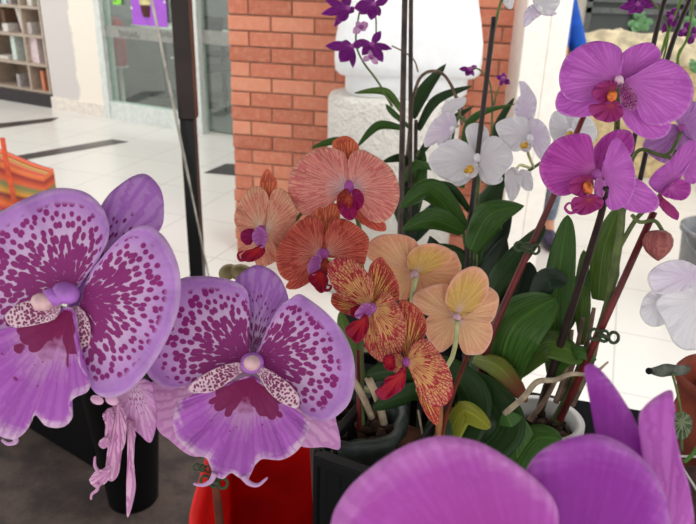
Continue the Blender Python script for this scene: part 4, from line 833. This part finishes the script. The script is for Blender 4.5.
mb = MB(); pxlathe(mb, 658, 245, .545, [(.3, -15), (7, -14.5), (12, -11), (14.5, -5), (14, 1), (11, 7), (6, 12), (2, 15), (.2, 16)]); bd = mb.build('bud', M_bud, D_, W(658, 245, .545))
stick(bd, 'bud_stalk', [(632, 215, .555), (640, 222, .55), (655, 221, .546), (663, 232, .545)], 4, M_stem_g)
f = flower(D_, 619, 80, .468, M_colc, 4.5, 5, 0, [(618, 84, .475), (618, 110, .50), (617, 150, .54)], 5, M_stem_g, 'uppermost magenta bloom facing the camera')
P_(f, 'petal', (615, 80), [(617, 82), (622, 66), (622, 52), (613, 44), (598, 41), (582, 45), (568, 55), (561, 67), (559, 82), (565, 97), (580, 102), (596, 96)], .472, M_pu1, cup=.005)
P_(f, 'sepal', (623, 76), [(622, 79), (617, 62), (626, 50), (639, 44), (652, 43), (661, 53), (657, 64), (645, 71), (632, 78)], .483, M_pu1, cup=-.004)
P_(f, 'petal', (626, 80), [(624, 80), (638, 73), (650, 66), (662, 59), (680, 66), (691, 80), (693, 97), (684, 114), (667, 124), (653, 125), (642, 120), (636, 104), (630, 90)], .473, M_pu1, cup=.005)
P_(f, 'sepal', (612, 90), [(615, 88), (590, 90), (563, 90), (556, 99), (557, 110), (568, 116), (584, 117), (600, 111)], .48, M_pu1, cup=.003)
P_(f, 'sepal', (624, 104), [(622, 100), (634, 100), (646, 116), (669, 122), (668, 133), (657, 139), (642, 137), (628, 127), (622, 115)], .48, M_pu1, cup=.003)
P_(f, 'lip_lobe', (614, 88), [(617, 83), (605, 81), (595, 86), (592, 94), (600, 103), (611, 100)], .464, M_mlip, cup=-.002); P_(f, 'lip_lobe', (623, 90), [(621, 84), (631, 88), (638, 100), (634, 110), (626, 108), (620, 98)], .465, M_lobp, cup=-.001)
P_(f, 'lip', (612, 105), [(614, 100), (621, 106), (623, 115), (616, 121), (606, 122), (594, 117), (589, 106), (600, 104)], .461, M_mlip, cup=-.003)
mb = MB(); pxblob(mb, 612, 96, .460, 5, 6, 4, .3); mb.build('lip_callus', M_thr, f)
f = flower(D_, 597, 175, .492, M_vio, 5, 6, 0, [(598, 176, .50), (608, 185, .53), (620, 195, .555)], 5, M_stem_g, 'magenta bloom below the uppermost one')
P_(f, 'petal', (595, 172), [(595, 173), (593, 155), (592, 142), (587, 134), (574, 134), (557, 139), (545, 152), (539, 168), (544, 184), (556, 195), (570, 194), (583, 182)], .497, M_pu2, cup=.005)
P_(f, 'sepal', (598, 170), [(596, 172), (593, 152), (602, 138), (616, 130), (629, 131), (634, 140), (632, 153), (618, 164), (607, 172)], .508, M_pu2, cup=.003)
P_(f, 'petal', (604, 174), [(602, 173), (606, 156), (611, 143), (617, 138), (627, 149), (634, 168), (635, 184), (630, 200), (621, 208), (611, 210), (606, 203), (606, 188)], .495, M_pu1, cup=.003)
P_(f, 'sepal', (612, 184), [(610, 182), (634, 178), (652, 190), (659, 202), (654, 211), (640, 213), (626, 209), (614, 196)], .508, M_pu1, cup=.003)
P_(f, 'lip_lobe', (590, 180), [(592, 176), (580, 176), (569, 182), (570, 192), (581, 196), (592, 190)], .489, M_mlip, cup=-.003); P_(f, 'lip_lobe', (599, 182), [(597, 178), (605, 182), (605, 192), (599, 200), (594, 190)], .489, M_vio, cup=-.002)
P_(f, 'lip', (590, 199), [(594, 194), (603, 200), (602, 207), (593, 212), (584, 215), (574, 212), (571, 204), (574, 198), (583, 196)], .486, M_mlip, cup=-.004, extra=lipextra([[(577, 211, 0), (570, 213, 0), (565, 208, 0), (569, 203, 0), (575, 206, 0)]], .482, 2.5))
mb = MB(); pxblob(mb, 588, 188, .486, 5, 7, 4, -.3); mb.build('lip_callus', M_thr, f)
f = flower(D_, 668, 188, .53, M_vio, 5, 4, 0, [(668, 188, .53), (672, 170, .54), (677, 152, .54)], 4, M_stem_g, 'magenta bloom seen side-on, above the bud')
P_(f, 'sepal', (684, 165), [(684, 176), (688, 160), (695, 147), (706, 146), (712, 165), (700, 180), (690, 184)], .54, M_pu1, cup=.003)
P_(f, 'petal', (672, 180), [(662, 194), (649, 184), (655, 172), (669, 161), (680, 148), (691, 140), (696, 144), (691, 160), (683, 174), (675, 186)], .527, M_pu1, cup=.004)
P_(f, 'petal', (670, 188), [(662, 194), (672, 183), (680, 179), (690, 184), (690, 194), (683, 200), (672, 199)], .522, M_pu2, cup=-.003)
P_(f, 'lip', (663, 198), [(660, 194), (665, 202), (674, 207), (679, 214), (677, 220), (669, 216), (661, 208), (658, 200)], .524, M_mlip, cup=.002)
f = flower(D_, 682, 128, .56, M_vio, 4, 4, 0, [(682, 130, .565), (672, 150, .555), (662, 157, .555)], 4, M_stem_g, 'pale violet bloom behind the uppermost one')
P_(f, 'petal', (682, 130), [(684, 130), (684, 147), (669, 163), (654, 158), (643, 147), (650, 134), (668, 124)], .565, M_pu3, cup=.003)
P_(f, 'petal', (684, 126), [(682, 130), (676, 118), (688, 104), (704, 104), (716, 125), (704, 142), (690, 138)], .563, M_pu3, cup=.003)
P_(f, 'sepal', (684, 134), [(682, 130), (696, 138), (700, 156), (688, 160), (680, 148)], .568, M_pu3, cup=.003)
# ================================================================ E: white orchid, middle
E_ = empty('potted_orchid', W(468, 400, .74), 'white orchid with yellow throats and black stake, middle of table', 'orchid')
pot('pot', E_, 468, 395, .76, 34, None, M_blkp, seed=14)
stick(E_, 'stake', [(466, 390, .74), (467, 260, .72), (473, 195, .705), (494, 17, .68)], [8, 7, 5, 5.5], M_stake_k)
stick(E_, 'stem', [(474, 390, .75), (476, 230, .73), (483, 115, .71), (499, 8, .70), (520, -14, .70), (540, -6, .70)], [5, 4, 3, 3], M_stem_g, 40, knots=8)
stick(E_, 'stem', [(476, 240, .74), (500, 190, .74), (530, 170, .74), (560, 150, .74)], [4, 3], M_stem_g); stick(E_, 'stem', [(468, 260, .745), (452, 160, .74), (458, 118, .735), (470, 128, .735)], [4, 3], M_stem_g)
for p_, w_, m_, tw_ in [([(462, 228, .70), (430, 192, .68), (400, 208, .66)], 26, M_lfM, .5), ([(464, 232, .70), (432, 220, .67), (402, 230, .65)], 24, M_lfM, .4), ([(470, 212, .71), (446, 186, .69), (402, 190, .67)], 9, M_lfD, .3), ([(470, 250, .70), (490, 215, .68), (524, 206, .67)], 34, M_lfM, .35), ([(472, 230, .73), (486, 205, .73), (504, 172, .73)], 30, M_lfD, .3),
     ([(466, 330, .72), (488, 280, .70), (506, 236, .69)], 40, M_lfK, .3), ([(464, 300, .73), (450, 262, .72), (412, 250, .71)], 34, M_lfD, .4), ([(466, 330, .73), (440, 270, .73), (430, 236, .73)], 34, M_lfK, .3), ([(470, 290, .74), (476, 240, .74), (478, 196, .74)], 16, M_lfM, .2), ([(476, 260, .74), (498, 240, .75), (512, 210, .75)], 18, M_lfK, .2), ([(462, 188, .73), (470, 122, .73), (515, 104, .72)], 9, M_lfM, .4), ([(470, 340, .73), (500, 300, .72), (520, 270, .72)], 36, M_lfD, .3)]: leaf(E_, p_, w_, m_, tw=tw_, tip=.2, fold=.35)
def callus(f, x, y, d_, r=4, m=M_yel):
    mb = MB(); pxblob(mb, x, y, d_, r, r * 1.1, r * .8); pxblob(mb, x - r, y + r * .5, d_, r * .6, r * .6); mb.build('lip_callus', m, f)
f = flower(E_, 477, 158, .695, M_whc, 3.5, 5, 0, [(477, 160, .70), (480, 175, .72), (476, 200, .73)], 3, M_stem_p, 'white bloom facing the camera behind the black stake')
P_(f, 'sepal', (477, 157), [(477, 160), (468, 142), (466, 128), (476, 123), (488, 130), (487, 145)], .71, M_wh, cup=.003)
P_(f, 'petal', (475, 159), [(476, 160), (470, 174), (457, 182), (442, 178), (431, 169), (429, 157), (440, 146), (455, 139), (470, 146)], .70, M_wh, cup=.004)
P_(f, 'petal', (480, 159), [(478, 161), (481, 145), (494, 136), (508, 145), (513, 160), (506, 171), (496, 180), (487, 178), (482, 170)], .699, M_wh, cup=.004)
P_(f, 'sepal', (481, 168), [(479, 165), (492, 172), (503, 178), (498, 184), (487, 184), (480, 177)], .708, M_wh, cup=.003); P_(f, 'sepal', (472, 168), [(474, 165), (462, 172), (450, 181), (458, 186), (470, 180)], .708, M_wh, cup=.003)
P_(f, 'lip', (473, 166), [(475, 162), (479, 168), (476, 176), (470, 178), (463, 174), (465, 167)], .69, M_wh, cup=-.003); callus(f, 470, 169, .687)
f = flower(E_, 452, 128, .715, M_whc, 3, 3, 0, [(452, 128, .72), (458, 126, .73)], 3, M_stem_p, 'white bloom turned away at upper left of the white spray')
P_(f, 'petal', (451, 128), [(454, 114), (456, 128), (447, 139), (436, 143), (425, 147), (425, 136), (433, 121), (444, 113)], .715, M_whl, cup=.004); P_(f, 'sepal', (448, 110), [(450, 116), (441, 112), (445, 103), (457, 98), (466, 98), (464, 105), (456, 111)], .72, M_wh, cup=.003); P_(f, 'sepal', (446, 134), [(452, 132), (444, 138), (437, 144), (443, 147), (450, 141)], .722, M_wh, cup=.002)
f = flower(E_, 530, 138, .70, M_whc, 3.5, 4, 0, [(530, 138, .705), (528, 152, .73), (534, 168, .74)], 3, M_stem_p, 'lilac-white bloom at right of the white spray')
P_(f, 'sepal', (524, 112), [(522, 120), (514, 112), (518, 98), (524, 92), (519, 82), (526, 83), (536, 98), (536, 110), (532, 120)], .71, M_whl, cup=.003)
P_(f, 'petal', (526, 134), [(530, 134), (520, 150), (510, 150), (500, 138), (496, 124), (512, 117), (526, 118)], .706, M_wh, cup=.003); P_(f, 'petal', (532, 134), [(530, 134), (530, 120), (540, 120), (549, 132), (550, 148), (542, 160), (534, 150)], .704, M_whl, cup=.004)
P_(f, 'lip', (526, 145), [(529, 140), (532, 146), (528, 152), (521, 150), (520, 144)], .695, M_wh, cup=-.002); callus(f, 525, 145, .692, 3.2)
f = flower(E_, 516, 172, .712, M_whc, 3, 3, 0, [(516, 170, .715), (520, 165, .73), (530, 168, .74)], 3, M_stem_p, 'half-open white bloom hanging lowest')
P_(f, 'petal', (513, 170), [(512, 167), (518, 172), (521, 184), (517, 196), (511, 201), (506, 190), (505, 176)], .712, M_wh, cup=.004); P_(f, 'petal', (524, 172), [(520, 170), (530, 172), (533, 182), (532, 190), (525, 190), (520, 182)], .716, M_wh, cup=.003)
f = flower(E_, 570, 132, .73, M_whc, 3.5, 3.5, 0, [(570, 134, .735), (562, 148, .74)], 3, M_stem_p, 'white bloom partly behind the magenta orchid')
P_(f, 'petal', (567, 130), [(570, 132), (562, 142), (552, 138), (549, 124), (554, 112), (563, 114)], .735, M_wh, cup=.003); P_(f, 'petal', (574, 131), [(570, 132), (576, 118), (590, 118), (597, 134), (588, 146), (577, 142)], .735, M_wh, cup=.003); P_(f, 'sepal', (570, 126), [(570, 130), (564, 116), (570, 108), (576, 116)], .74, M_wh); P_(f, 'lip', (570, 134), [(572, 131), (574, 138), (568, 142), (564, 136)], .725, M_wh); callus(f, 570, 134, .722, 3.2)
f = flower(E_, 540, 8, .70, M_whc, 3, 3, 0, [(540, 6, .705), (536, -4, .70)], 3, M_stem_p, 'white bloom turned away at the top of the spike')
P_(f, 'petal', (540, 6), [(534, 4), (532, -6), (545, -12), (560, -4), (556, 10), (547, 15), (539, 12)], .70, M_wh, cup=.003); P_(f, 'sepal', (534, 10), [(536, 4), (541, 14), (534, 20), (525, 27), (523, 18), (527, 8)], .705, M_whl, cup=.003); P_(f, 'sepal', (546, 11), [(541, 8), (550, 10), (557, 14), (549, 16), (541, 14)], .707, M_whl)
f = flower(E_, 509, -3, .70, M_whc, 3, 3, 0, [(509, -4, .70), (504, -6, .70)], 3, M_stem_p, 'white bloom cut by the top edge'); P_(f, 'petal', (509, -4), [(503, -6), (515, -8), (514, 2), (511, 9), (505, 6), (503, 0)], .70, M_wh)
# ================================================================ F: dendrobium with purple sprays, top
F_ = empty('dendrobium_orchid', W(405, 400, .92), 'dendrobium with dark purple flowers, strap leaves and three thin stakes', 'orchid')
pot('pot', F_, 405, 345, .95, 30, None, M_blkp, seed=17)
for p_, w_ in (([(398, 340, .94), (401, 200, .92), (405, -10, .88)], 6), ([(409, 340, .95), (410, 200, .93), (411, -10, .90)], 4.6), ([(415, 340, .95), (415, 215, .94), (416, 120, .93)], 4)): stick(F_, 'stake', p_, w_, M_stake_f)
stick(F_, 'cane', [(405, 340, .95), (404, 200, .94), (408, 150, .93), (413, 95, .92)], [7, 6, 4, 3], M_rootd, 30, knots=7); stick(F_, 'cane', [(412, 340, .95), (413, 200, .94), (419, 150, .93)], [7, 6, 4], M_stem_g, 30, knots=7)
stick(F_, 'stem', [(413, 98, .92), (420, 78, .915), (432, 71, .91), (445, 76, .91), (455, 95, .91), (462, 125, .915)], [3.5, 3], M_rootd); stick(F_, 'stem', [(440, 72, .915), (452, 86, .915), (470, 130, .92)], 2.5, M_rootd)
stick(F_, 'stem', [(392, 106, .93), (378, 82, .95), (362, 60, .97), (356, 42, .98), (358, 20, .98), (364, -6, .98)], [2.8, 2, 1.8], M_stem_g, 30); stick(F_, 'stem', [(376, 44, .97), (376, 20, .97), (374, 2, .97)], 1.6, M_stem_g); stick(F_, 'stem', [(392, 46, .93), (404, 52, .92), (414, 60, .92), (418, 72, .92)], 1.5, M_rootd)
for p_, w_, m_, tw_ in [([(412, 118, .93), (424, 90, .93), (446, 64, .94)], 14, M_lfD, .3), ([(418, 130, .93), (436, 100, .92), (472, 86, .90)], 10, M_lfD, .4), ([(402, 112, .93), (385, 92, .94), (354, 93, .96)], 8, M_lfL, .4), ([(402, 128, .93), (378, 126, .93), (357, 147, .93)], 9, M_lfM, .3), ([(356, 145, .95), (335, 141, .95), (311, 148, .95)], 8, M_lfM, .3), ([(408, 165, .93), (400, 158, .92), (382, 162, .91)], 9, M_lfD, .3),
    ([(416, 160, .93), (440, 128, .92), (474, 106, .91)], 9, M_lfD, .4), ([(404, 182, .93), (416, 165, .92), (440, 170, .91)], 10, M_lfM, .4), ([(415, 215, .93), (420, 178, .93), (424, 150, .93)], 14, M_lfM, .3), ([(404, 230, .93), (395, 200, .92), (380, 190, .91)], 14, M_lfD, .3), ([(410, 128, .94), (392, 112, .95), (386, 104, .95)], 6, M_lfM, .2), ([(412, 240, .93), (430, 215, .94), (448, 196, .94)], 18, M_lfK, .3), ([(406, 250, .93), (412, 215, .93), (400, 170, .93)], 16, M_lfK, .3)]: leaf(F_, p_, w_, m_, tw=tw_, tip=.35)
def dend(par, cx, cy, d_, petals, m1, label, core=M_denp):
    f = flower(par, cx, cy, d_, M_vio, 2.5, 2.5, 0, None, 2, None, label)
    for i, (tx, ty, w_) in enumerate(petals): petal(f, 'petal', (cx, cy), lanc((cx - (tx - cx) * .06, cy - (ty - cy) * .06), (tx, ty), w_), d_ + .002 * (i % 3), m1 if i < 90 else core, cup=(-.004 if i % 2 else .004), ruf=.001, N=40, K=8, solid=.0008)
    return f
dend(F_, 348, 8, .97, [(321, 14, 9), (338, 22, 12), (334, 27, 7), (325, 0, 8), (354, 12, 8), (345, -6, 10)], M_den, 'dark purple flower, upper left')
dend(F_, 374, 4, .965, [(354, 8, 13), (371, 20, 11), (380, 16, 8), (388, 0, 8), (366, -8, 10), (360, 14, 9)], M_den, 'dark purple flower, upper right')
dend(F_, 352, 46, .965, [(325, 46, 10), (340, 62, 15), (353, 68, 7), (362, 44, 8), (340, 43, 9)], M_den, 'dark purple flower, lower left')
dend(F_, 372, 44, .96, [(354, 42, 8), (381, 31, 8), (392, 49, 7), (383, 62, 10), (374, 56, 12), (362, 55, 9)], M_den, 'dark purple flower, lower right')
dend(F_, 361, 27, .975, [(353, 33, 8), (368, 23, 8), (366, 30, 6), (356, 22, 6)], M_denp, 'small pale pink flower between the others')
dend(F_, 371, 57, .955, [(362, 60, 6), (378, 64, 6), (370, 50, 6)], M_denp, 'small pale pink half-hidden flower')
# sprig with small violet flowers by the bricks
G_ = empty('dendrobium_orchid', W(470, 330, 1.0), 'small dendrobium sprig with two tiny violet flowers before the bricks', 'orchid')
pot('pot', G_, 470, 320, 1.05, 26, None, M_blkp, seed=19)
stick(G_, 'stem', [(470, 315, 1.05), (486, 200, 1.03), (492, 120, 1.0), (490, 84, 1.0), (480, 70, 1.0), (472, 68, 1.0)], [3, 2, 1.5], M_stem_g); stick(G_, 'stem', [(492, 110, 1.0), (498, 90, 1.0), (504, 80, 1.0)], 1.5, M_stem_g)
dend(G_, 470, 69, 1.0, [(459, 69, 5), (466, 76, 6), (477, 66, 5), (474, 76, 4)], M_den, 'tiny violet flower at left'); dend(G_, 503, 79, 1.0, [(496, 76, 5), (510, 84, 6), (504, 72, 4), (500, 86, 4)], M_den, 'tiny violet flower at right')
leaf(G_, [(488, 180, 1.03), (496, 130, 1.01), (514, 98, 1.0)], 8, M_lfD, tw=.3)
# top right dendrobium
H_ = empty('dendrobium_orchid', W(662, 200, 1.1), 'dendrobium with magenta flowers and thin green canes, top right', 'orchid')
pot('pot', H_, 812, 405, .68, 30, None, M_blkp, seed=20)
stick(H_, 'cane', [(808, 400, .68), (760, 260, .70), (690, 130, .74), (660, 75, .76), (664, 45, .77), (680, 2, .77), (683, -10, .77)], [4, 3, 3], M_lfL, 30, knots=8); stick(H_, 'cane', [(814, 400, .68), (770, 260, .70), (705, 130, .74), (678, 66, .76), (688, 36, .77), (694, -6, .77)], [4, 3, 2.5], M_lfL, 30, knots=8); stick(H_, 'stem', [(660, 70, .77), (668, 30, .77), (650, -2, .77), (640, 0, .77)], 2, M_stem_g)
dend(H_, 638, 4, .77, [(619, 8, 8), (628, 14, 8), (658, 4, 9), (650, -6, 9), (640, 14, 10), (626, -4, 8)], M_den, 'magenta flower cut by the top edge'); dend(H_, 672, 17, .77, [(662, 33, 8), (678, 8, 9), (666, 12, 7), (676, 28, 8)], M_den, 'purple and white flower between the stakes'); dend(H_, 684, 30, .77, [(678, 36, 8), (690, 22, 7), (688, 36, 7)], M_den, 'small purple flower right of the stake'); dend(H_, 694, 36, .77, [(688, 44, 7), (704, 34, 7), (694, 26, 6)], M_den, 'dark purple flower at the right edge')
# ================================================================ I: white orchid at right edge
I_ = empty('potted_orchid', W(735, 430, .58), 'white orchid bloom cut by the right edge of the picture', 'orchid')
pot('pot', I_, 850, 450, .6, 40, None, M_whp, seed=23)
stick(I_, 'stem', [(850, 445, .6), (810, 350, .59), (750, 280, .58), (712, 285, .57)], [6, 4], M_stem_g)
f = flower(I_, 705, 296, .545, M_whc, 5, 5, 0, [(706, 296, .55), (712, 286, .57)], 4, M_stem_p, 'white bloom')
P_(f, 'sepal', (662, 300), [(664, 290), (648, 293), (641, 306), (641, 317), (650, 326), (664, 324), (672, 312)], .56, M_wh, cup=.003)
P_(f, 'petal', (700, 300), [(660, 297), (680, 287), (700, 284), (728, 290), (738, 320), (720, 348), (696, 350), (682, 349), (672, 340), (664, 322), (656, 306)], .55, M_wh, cup=.004)
P_(f, 'petal', (690, 276), [(648, 278), (655, 267), (674, 260), (691, 263), (704, 274), (698, 284), (684, 290), (668, 294), (654, 292)], .54, M_whl, cup=-.003)
# ================================================================ J: big purple orchid in the foreground
J_ = empty('potted_orchid', W(600, 900, .30), 'rich purple orchid in the foreground, cut by the bottom edge', 'orchid')
c_ = W(600, 900, .36); MB().lathe((c_.x, c_.y, TZ), [(.001, 0), (.035, .002), (.045, .08), (.048, .082), (.048, .09), (.042, .09), (.034, .006), (.001, .006)], 36).build('pot', M_whp, J_)
stick(J_, 'stem', [(600, 900, .34), (590, 760, .29), (565, 660, .245), (560, 640, .235)], [14, 12, 8], M_stem_g)
f = flower(J_, 552, 650, .215, M_colp, 16, 16, 0, [(553, 652, .22), (562, 662, .24)], 8, M_stem_g, 'purple bloom with four petals in view')
P_(f, 'petal', (540, 655), [(545, 655), (480, 690), (400, 670), (345, 600), (330, 545), (332, 518), (340, 500), (355, 481), (384, 458), (412, 443), (440, 436), (463, 438), (486, 445), (518, 465), (545, 488), (557, 508), (558, 535), (552, 590)], .205, M_pu5, cup=.006, ruf=.0008, K=20, N=110)
P_(f, 'petal', (565, 655), [(558, 655), (540, 600), (526, 540), (520, 490), (530, 464), (543, 450), (566, 439), (594, 434), (618, 441), (642, 458), (659, 481), (668, 512), (668, 545), (650, 600), (610, 650)], .212, M_pu4, cup=.006, ruf=.0008, K=20, N=110)
P_(f, 'sepal', (620, 560), [(612, 560), (606, 480), (603, 430), (596, 400), (588, 380), (585, 367), (594, 365), (611, 382), (630, 411), (642, 436), (650, 462), (656, 510), (645, 560)], .232, M_pu4, cup=.008, ruf=.0006, K=18)
P_(f, 'sepal', (665, 590), [(655, 590), (658, 540), (660, 490), (652, 460), (642, 440), (639, 416), (645, 406), (654, 398), (666, 391), (672, 391), (674, 402), (674, 422), (680, 454), (689, 489), (694, 535), (690, 590)], .226, M_pu1, cup=.006, ruf=.0012, K=18)
# ================================================================ pots, trays and leaves at the table
tr = empty('plant_tray', onz(360, 500, TZ), 'black open-mesh plastic tray around the grey pot', 'tray')
ta = W(317, 451, .50); tbv = onz(396, 480, ta.z); tu = (tbv - ta); tu.z = 0; tL = tu.length; tu.normalize(); tv = Vector((-tu.y, tu.x, 0)); tD = .125; tH = ta.z - TZ
def th3(mb, u0, u1, v0, v1, z0, z1):
    q = lambda u, v, z: Vector((ta.x, ta.y, TZ)) + tu * u + tv * v + Vector((0, 0, z))
    mb.hexa([q(u0, v0, z0), q(u1, v0, z0), q(u1, v1, z0), q(u0, v1, z0), q(u0, v0, z1), q(u1, v0, z1), q(u1, v1, z1), q(u0, v1, z1)])
mb = MB(); th3(mb, 0, tL, -.006, .004, tH - .008, tH); th3(mb, 0, tL, tD - .004, tD, tH - .008, tH); th3(mb, -.003, .004, 0, tD, tH - .008, tH); th3(mb, tL - .004, tL, 0, tD, tH - .008, tH); mb.build('rim', M_blkp, tr, smooth=False, bev=.001)
mb = MB(); th3(mb, 0, tL, 0, tD, .001, .004)
for k in range(6):
    u = (tL - .006) * k / 5; th3(mb, u - .003, u + .009, 0, .003, 0, tH - .004); th3(mb, u, u + .006, tD - .003, tD, 0, tH - .004)
for k in range(6):
    v = (tD - .006) * k / 5; th3(mb, 0, .003, v, v + .006, 0, tH - .004); th3(mb, tL - .003, tL, v, v + .006, 0, tH - .004)
for z in (.2, .55): th3(mb, 0, tL, .0005, .0025, tH * z, tH * z + .008)
mb.build('mesh_side', M_blkp, tr, smooth=False)
mb = MB(); th3(mb, .008, tL - .008, .01, tD - .01, .005, tH * .8); mb.build('root_ball', flat('brown_substrate', (104, 66, 50), .95, .2, sc=60, bump=.002), tr, smooth=False, bev=.004)
# terracotta jar with plant
T_ = W(722, 400, .60); R_ = 50 * .60 / F
tj = empty('terracotta_jar', Vector((T_.x, T_.y, TZ)), 'terracotta jar with rolled rim at the right edge', 'jar'); hT = T_.z - TZ + .01
MB().lathe((T_.x, T_.y, TZ), [(.001, 0), (R_ * .7, .002), (R_ * .98, hT * .35), (R_, hT * .55), (R_ * .9, hT * .8), (R_ * .8, hT * .9), (R_ * .88, hT), (R_ * .94, hT * 1.02), (R_ * .96, hT * 1.05), (R_ * .9, hT * 1.07), (R_ * .8, hT * 1.03), (R_ * .7, hT * .92), (R_ * .85, hT * .5), (.001, .01)], 48).build('jar_body', M_terr, tj)
sp_ = empty('seedling', W(680, 440, .56), 'small drooping dark leaf and round striped leaf beside the terracotta jar', 'plant')
MB().lathe((W(682, 470, .56).x, W(682, 470, .56).y, TZ), [(.001, 0), (.016, .001), (.02, .04), (.022, .042), (.018, .045), (.001, .035)], 24).build('pot', M_blkp, sp_)
stick(sp_, 'stem', [(682, 452, .56), (681, 415, .555), (677, 391, .55), (672, 373, .545)], 2.5, M_stem_g)
leaf(sp_, [(690, 370, .55), (668, 371, .545), (648, 371, .545)], 12, flat('grey_green_leaf', (92, 98, 88), .6, .12, sc=100), tw=.5, fold=.25, wav=.0012)
mb = MB(); pxblob(mb, 649, 371, .545, 3.5, 3.5, 3, .3); mb.build('leaf_tip', M_blkp, sp_)
petal(sp_, 'leaf', (682, 422), [(681, 411), (690, 416), (692, 426), (688, 436), (680, 440), (672, 434), (670, 424), (674, 415)], .555, petal_mat('striped_green_leaf', [(0, (150, 160, 120)), (.5, (66, 86, 56)), (1, (96, 112, 84))], veins=[((160, 172, 140), 3, .2, .2, .7, .05, .9)]), cup=.003, ruf=.0008)
# wire-rimmed tray at the lower right corner
wt = empty('seed_tray', W(700, 480, .50), 'brown soil tray with white wire edge at the lower right corner', 'tray')
q0 = W(676, 452, .55)
MB().box(q0.x, q0.x + .2, q0.y - .16, q0.y, TZ, q0.z - .012).build('soil_bed', flat('brown_soil', (74, 54, 46), .95, .15, sc=60, bump=.002), wt, smooth=False, bev=.002)
mb = MB(); zt_ = q0.z - .004; mb.tube([(q0.x, q0.y - .16, zt_), (q0.x, q0.y, zt_), (q0.x + .2, q0.y, zt_)], .0012, 6); mb.build('wire_edge', M_whp, wt)
stick(wt, 'sprig', [(684, 462, .5), (692, 455, .5), (702, 440, .5)], 4, M_lfM)
# red crate and black planters, lower left
rc = W(250, 462, .78); 
M_redd = M_red
rd = empty('red_crate', Vector((rc.x, rc.y, 0)), 'bright red plastic crate below the centre spotted bloom', 'crate')
ra = W(246, 466, .74); rb_ = W(322, 450, .74)
zr = ra.z
def slab(mb, P0, P1, z0, z1, th_=.004, tz=0):
    dv = (P1 - P0); nv = Vector((dv.y, -dv.x, 0)).normalized() * th_
    mb.hexa([Vector((v.x, v.y, z0)) for v in (P0, P1, P1 + nv, P0 + nv)] + [Vector((v.x, v.y, z1)) for v in (P0, P1, P1 + nv, P0 + nv)])
zc = zr - .22
mb = MB(); fr0 = Vector((W(188, 512, .70).x, W(188, 512, .70).y, 0)); 
cx0, cx1, cy0, cy1 = fr0.x, rb_.x, rc.y - .1, rc.y + .14
mb.lathe(((cx0 + cx1) / 2, (cy0 + cy1) / 2, zr - .26), [(.001, 0), (.88, .0), (.98, .2), (1.0, .205), (1.06, .21), (1.07, .225), (1.0, .228), (.96, .2), (.86, .01), (.001, .01)], 64, sx=(cx1 - cx0) / 2, sy=(cy1 - cy0) / 2, sq=.35)
mb.build('crate_body', M_red, rd)
mb = MB(); mb.lathe(((cx0 + cx1) / 2, (cy0 + cy1) / 2, 0), [(.001, 0), (.8, 0), (.8, zr - .262), (.001, zr - .262)], 48, sx=(cx1 - cx0) / 2, sy=(cy1 - cy0) / 2, sq=.35)
st_ = mb.build('crate_stand', M_blkp, None, Vector(((cx0 + cx1) / 2, (cy0 + cy1) / 2, 0))); tag(st_, 'black stand underneath the red crate', 'stand')
# tapered black planter
P0 = onz(134, 500); dk = (P0 - CAM).dot(FW); rb0 = 24 / F * dk; rt0 = 36 / F * dk; hk = .46
kp = empty('planter_pot', Vector((P0.x, P0.y, 0)), 'tapered black plastic planter on the floor under the left spotted blooms', 'planter')
MB().lathe((P0.x, P0.y, .012), [(.001, .002), (rb0, 0), (rb0 * 1.02, .02), (rt0, hk * .9), (rt0 * 1.05, hk * .9), (rt0 * 1.05, hk), (rt0 * .96, hk), (rb0 * .9, .03), (.001, .03)], 44).build('planter_body', M_blkp, kp)
b0, b1, b2, b3 = onz(-40, 389), onz(98, 474), onz(122, 448), onz(-16, 363)
mb = MB(); mb.hexa([Vector((v.x, v.y, .012)) for v in (b0, b1, b2, b3)] + [Vector((v.x, v.y, .42)) for v in (b0, b1, b2, b3)])
bxk = empty('black_crate', (b0 + b2) / 2, 'black plastic crate on the brown mat left of the tapered planter', 'crate'); mb.build('crate_body', M_blkp, bxk, smooth=False, bev=.006)
mb = MB(); mb.tube([Vector((v.x, v.y, .425)) for v in (b0, b1, b2, b3, b0)], .01, 8); mb.build('rim', M_blkp, bxk)
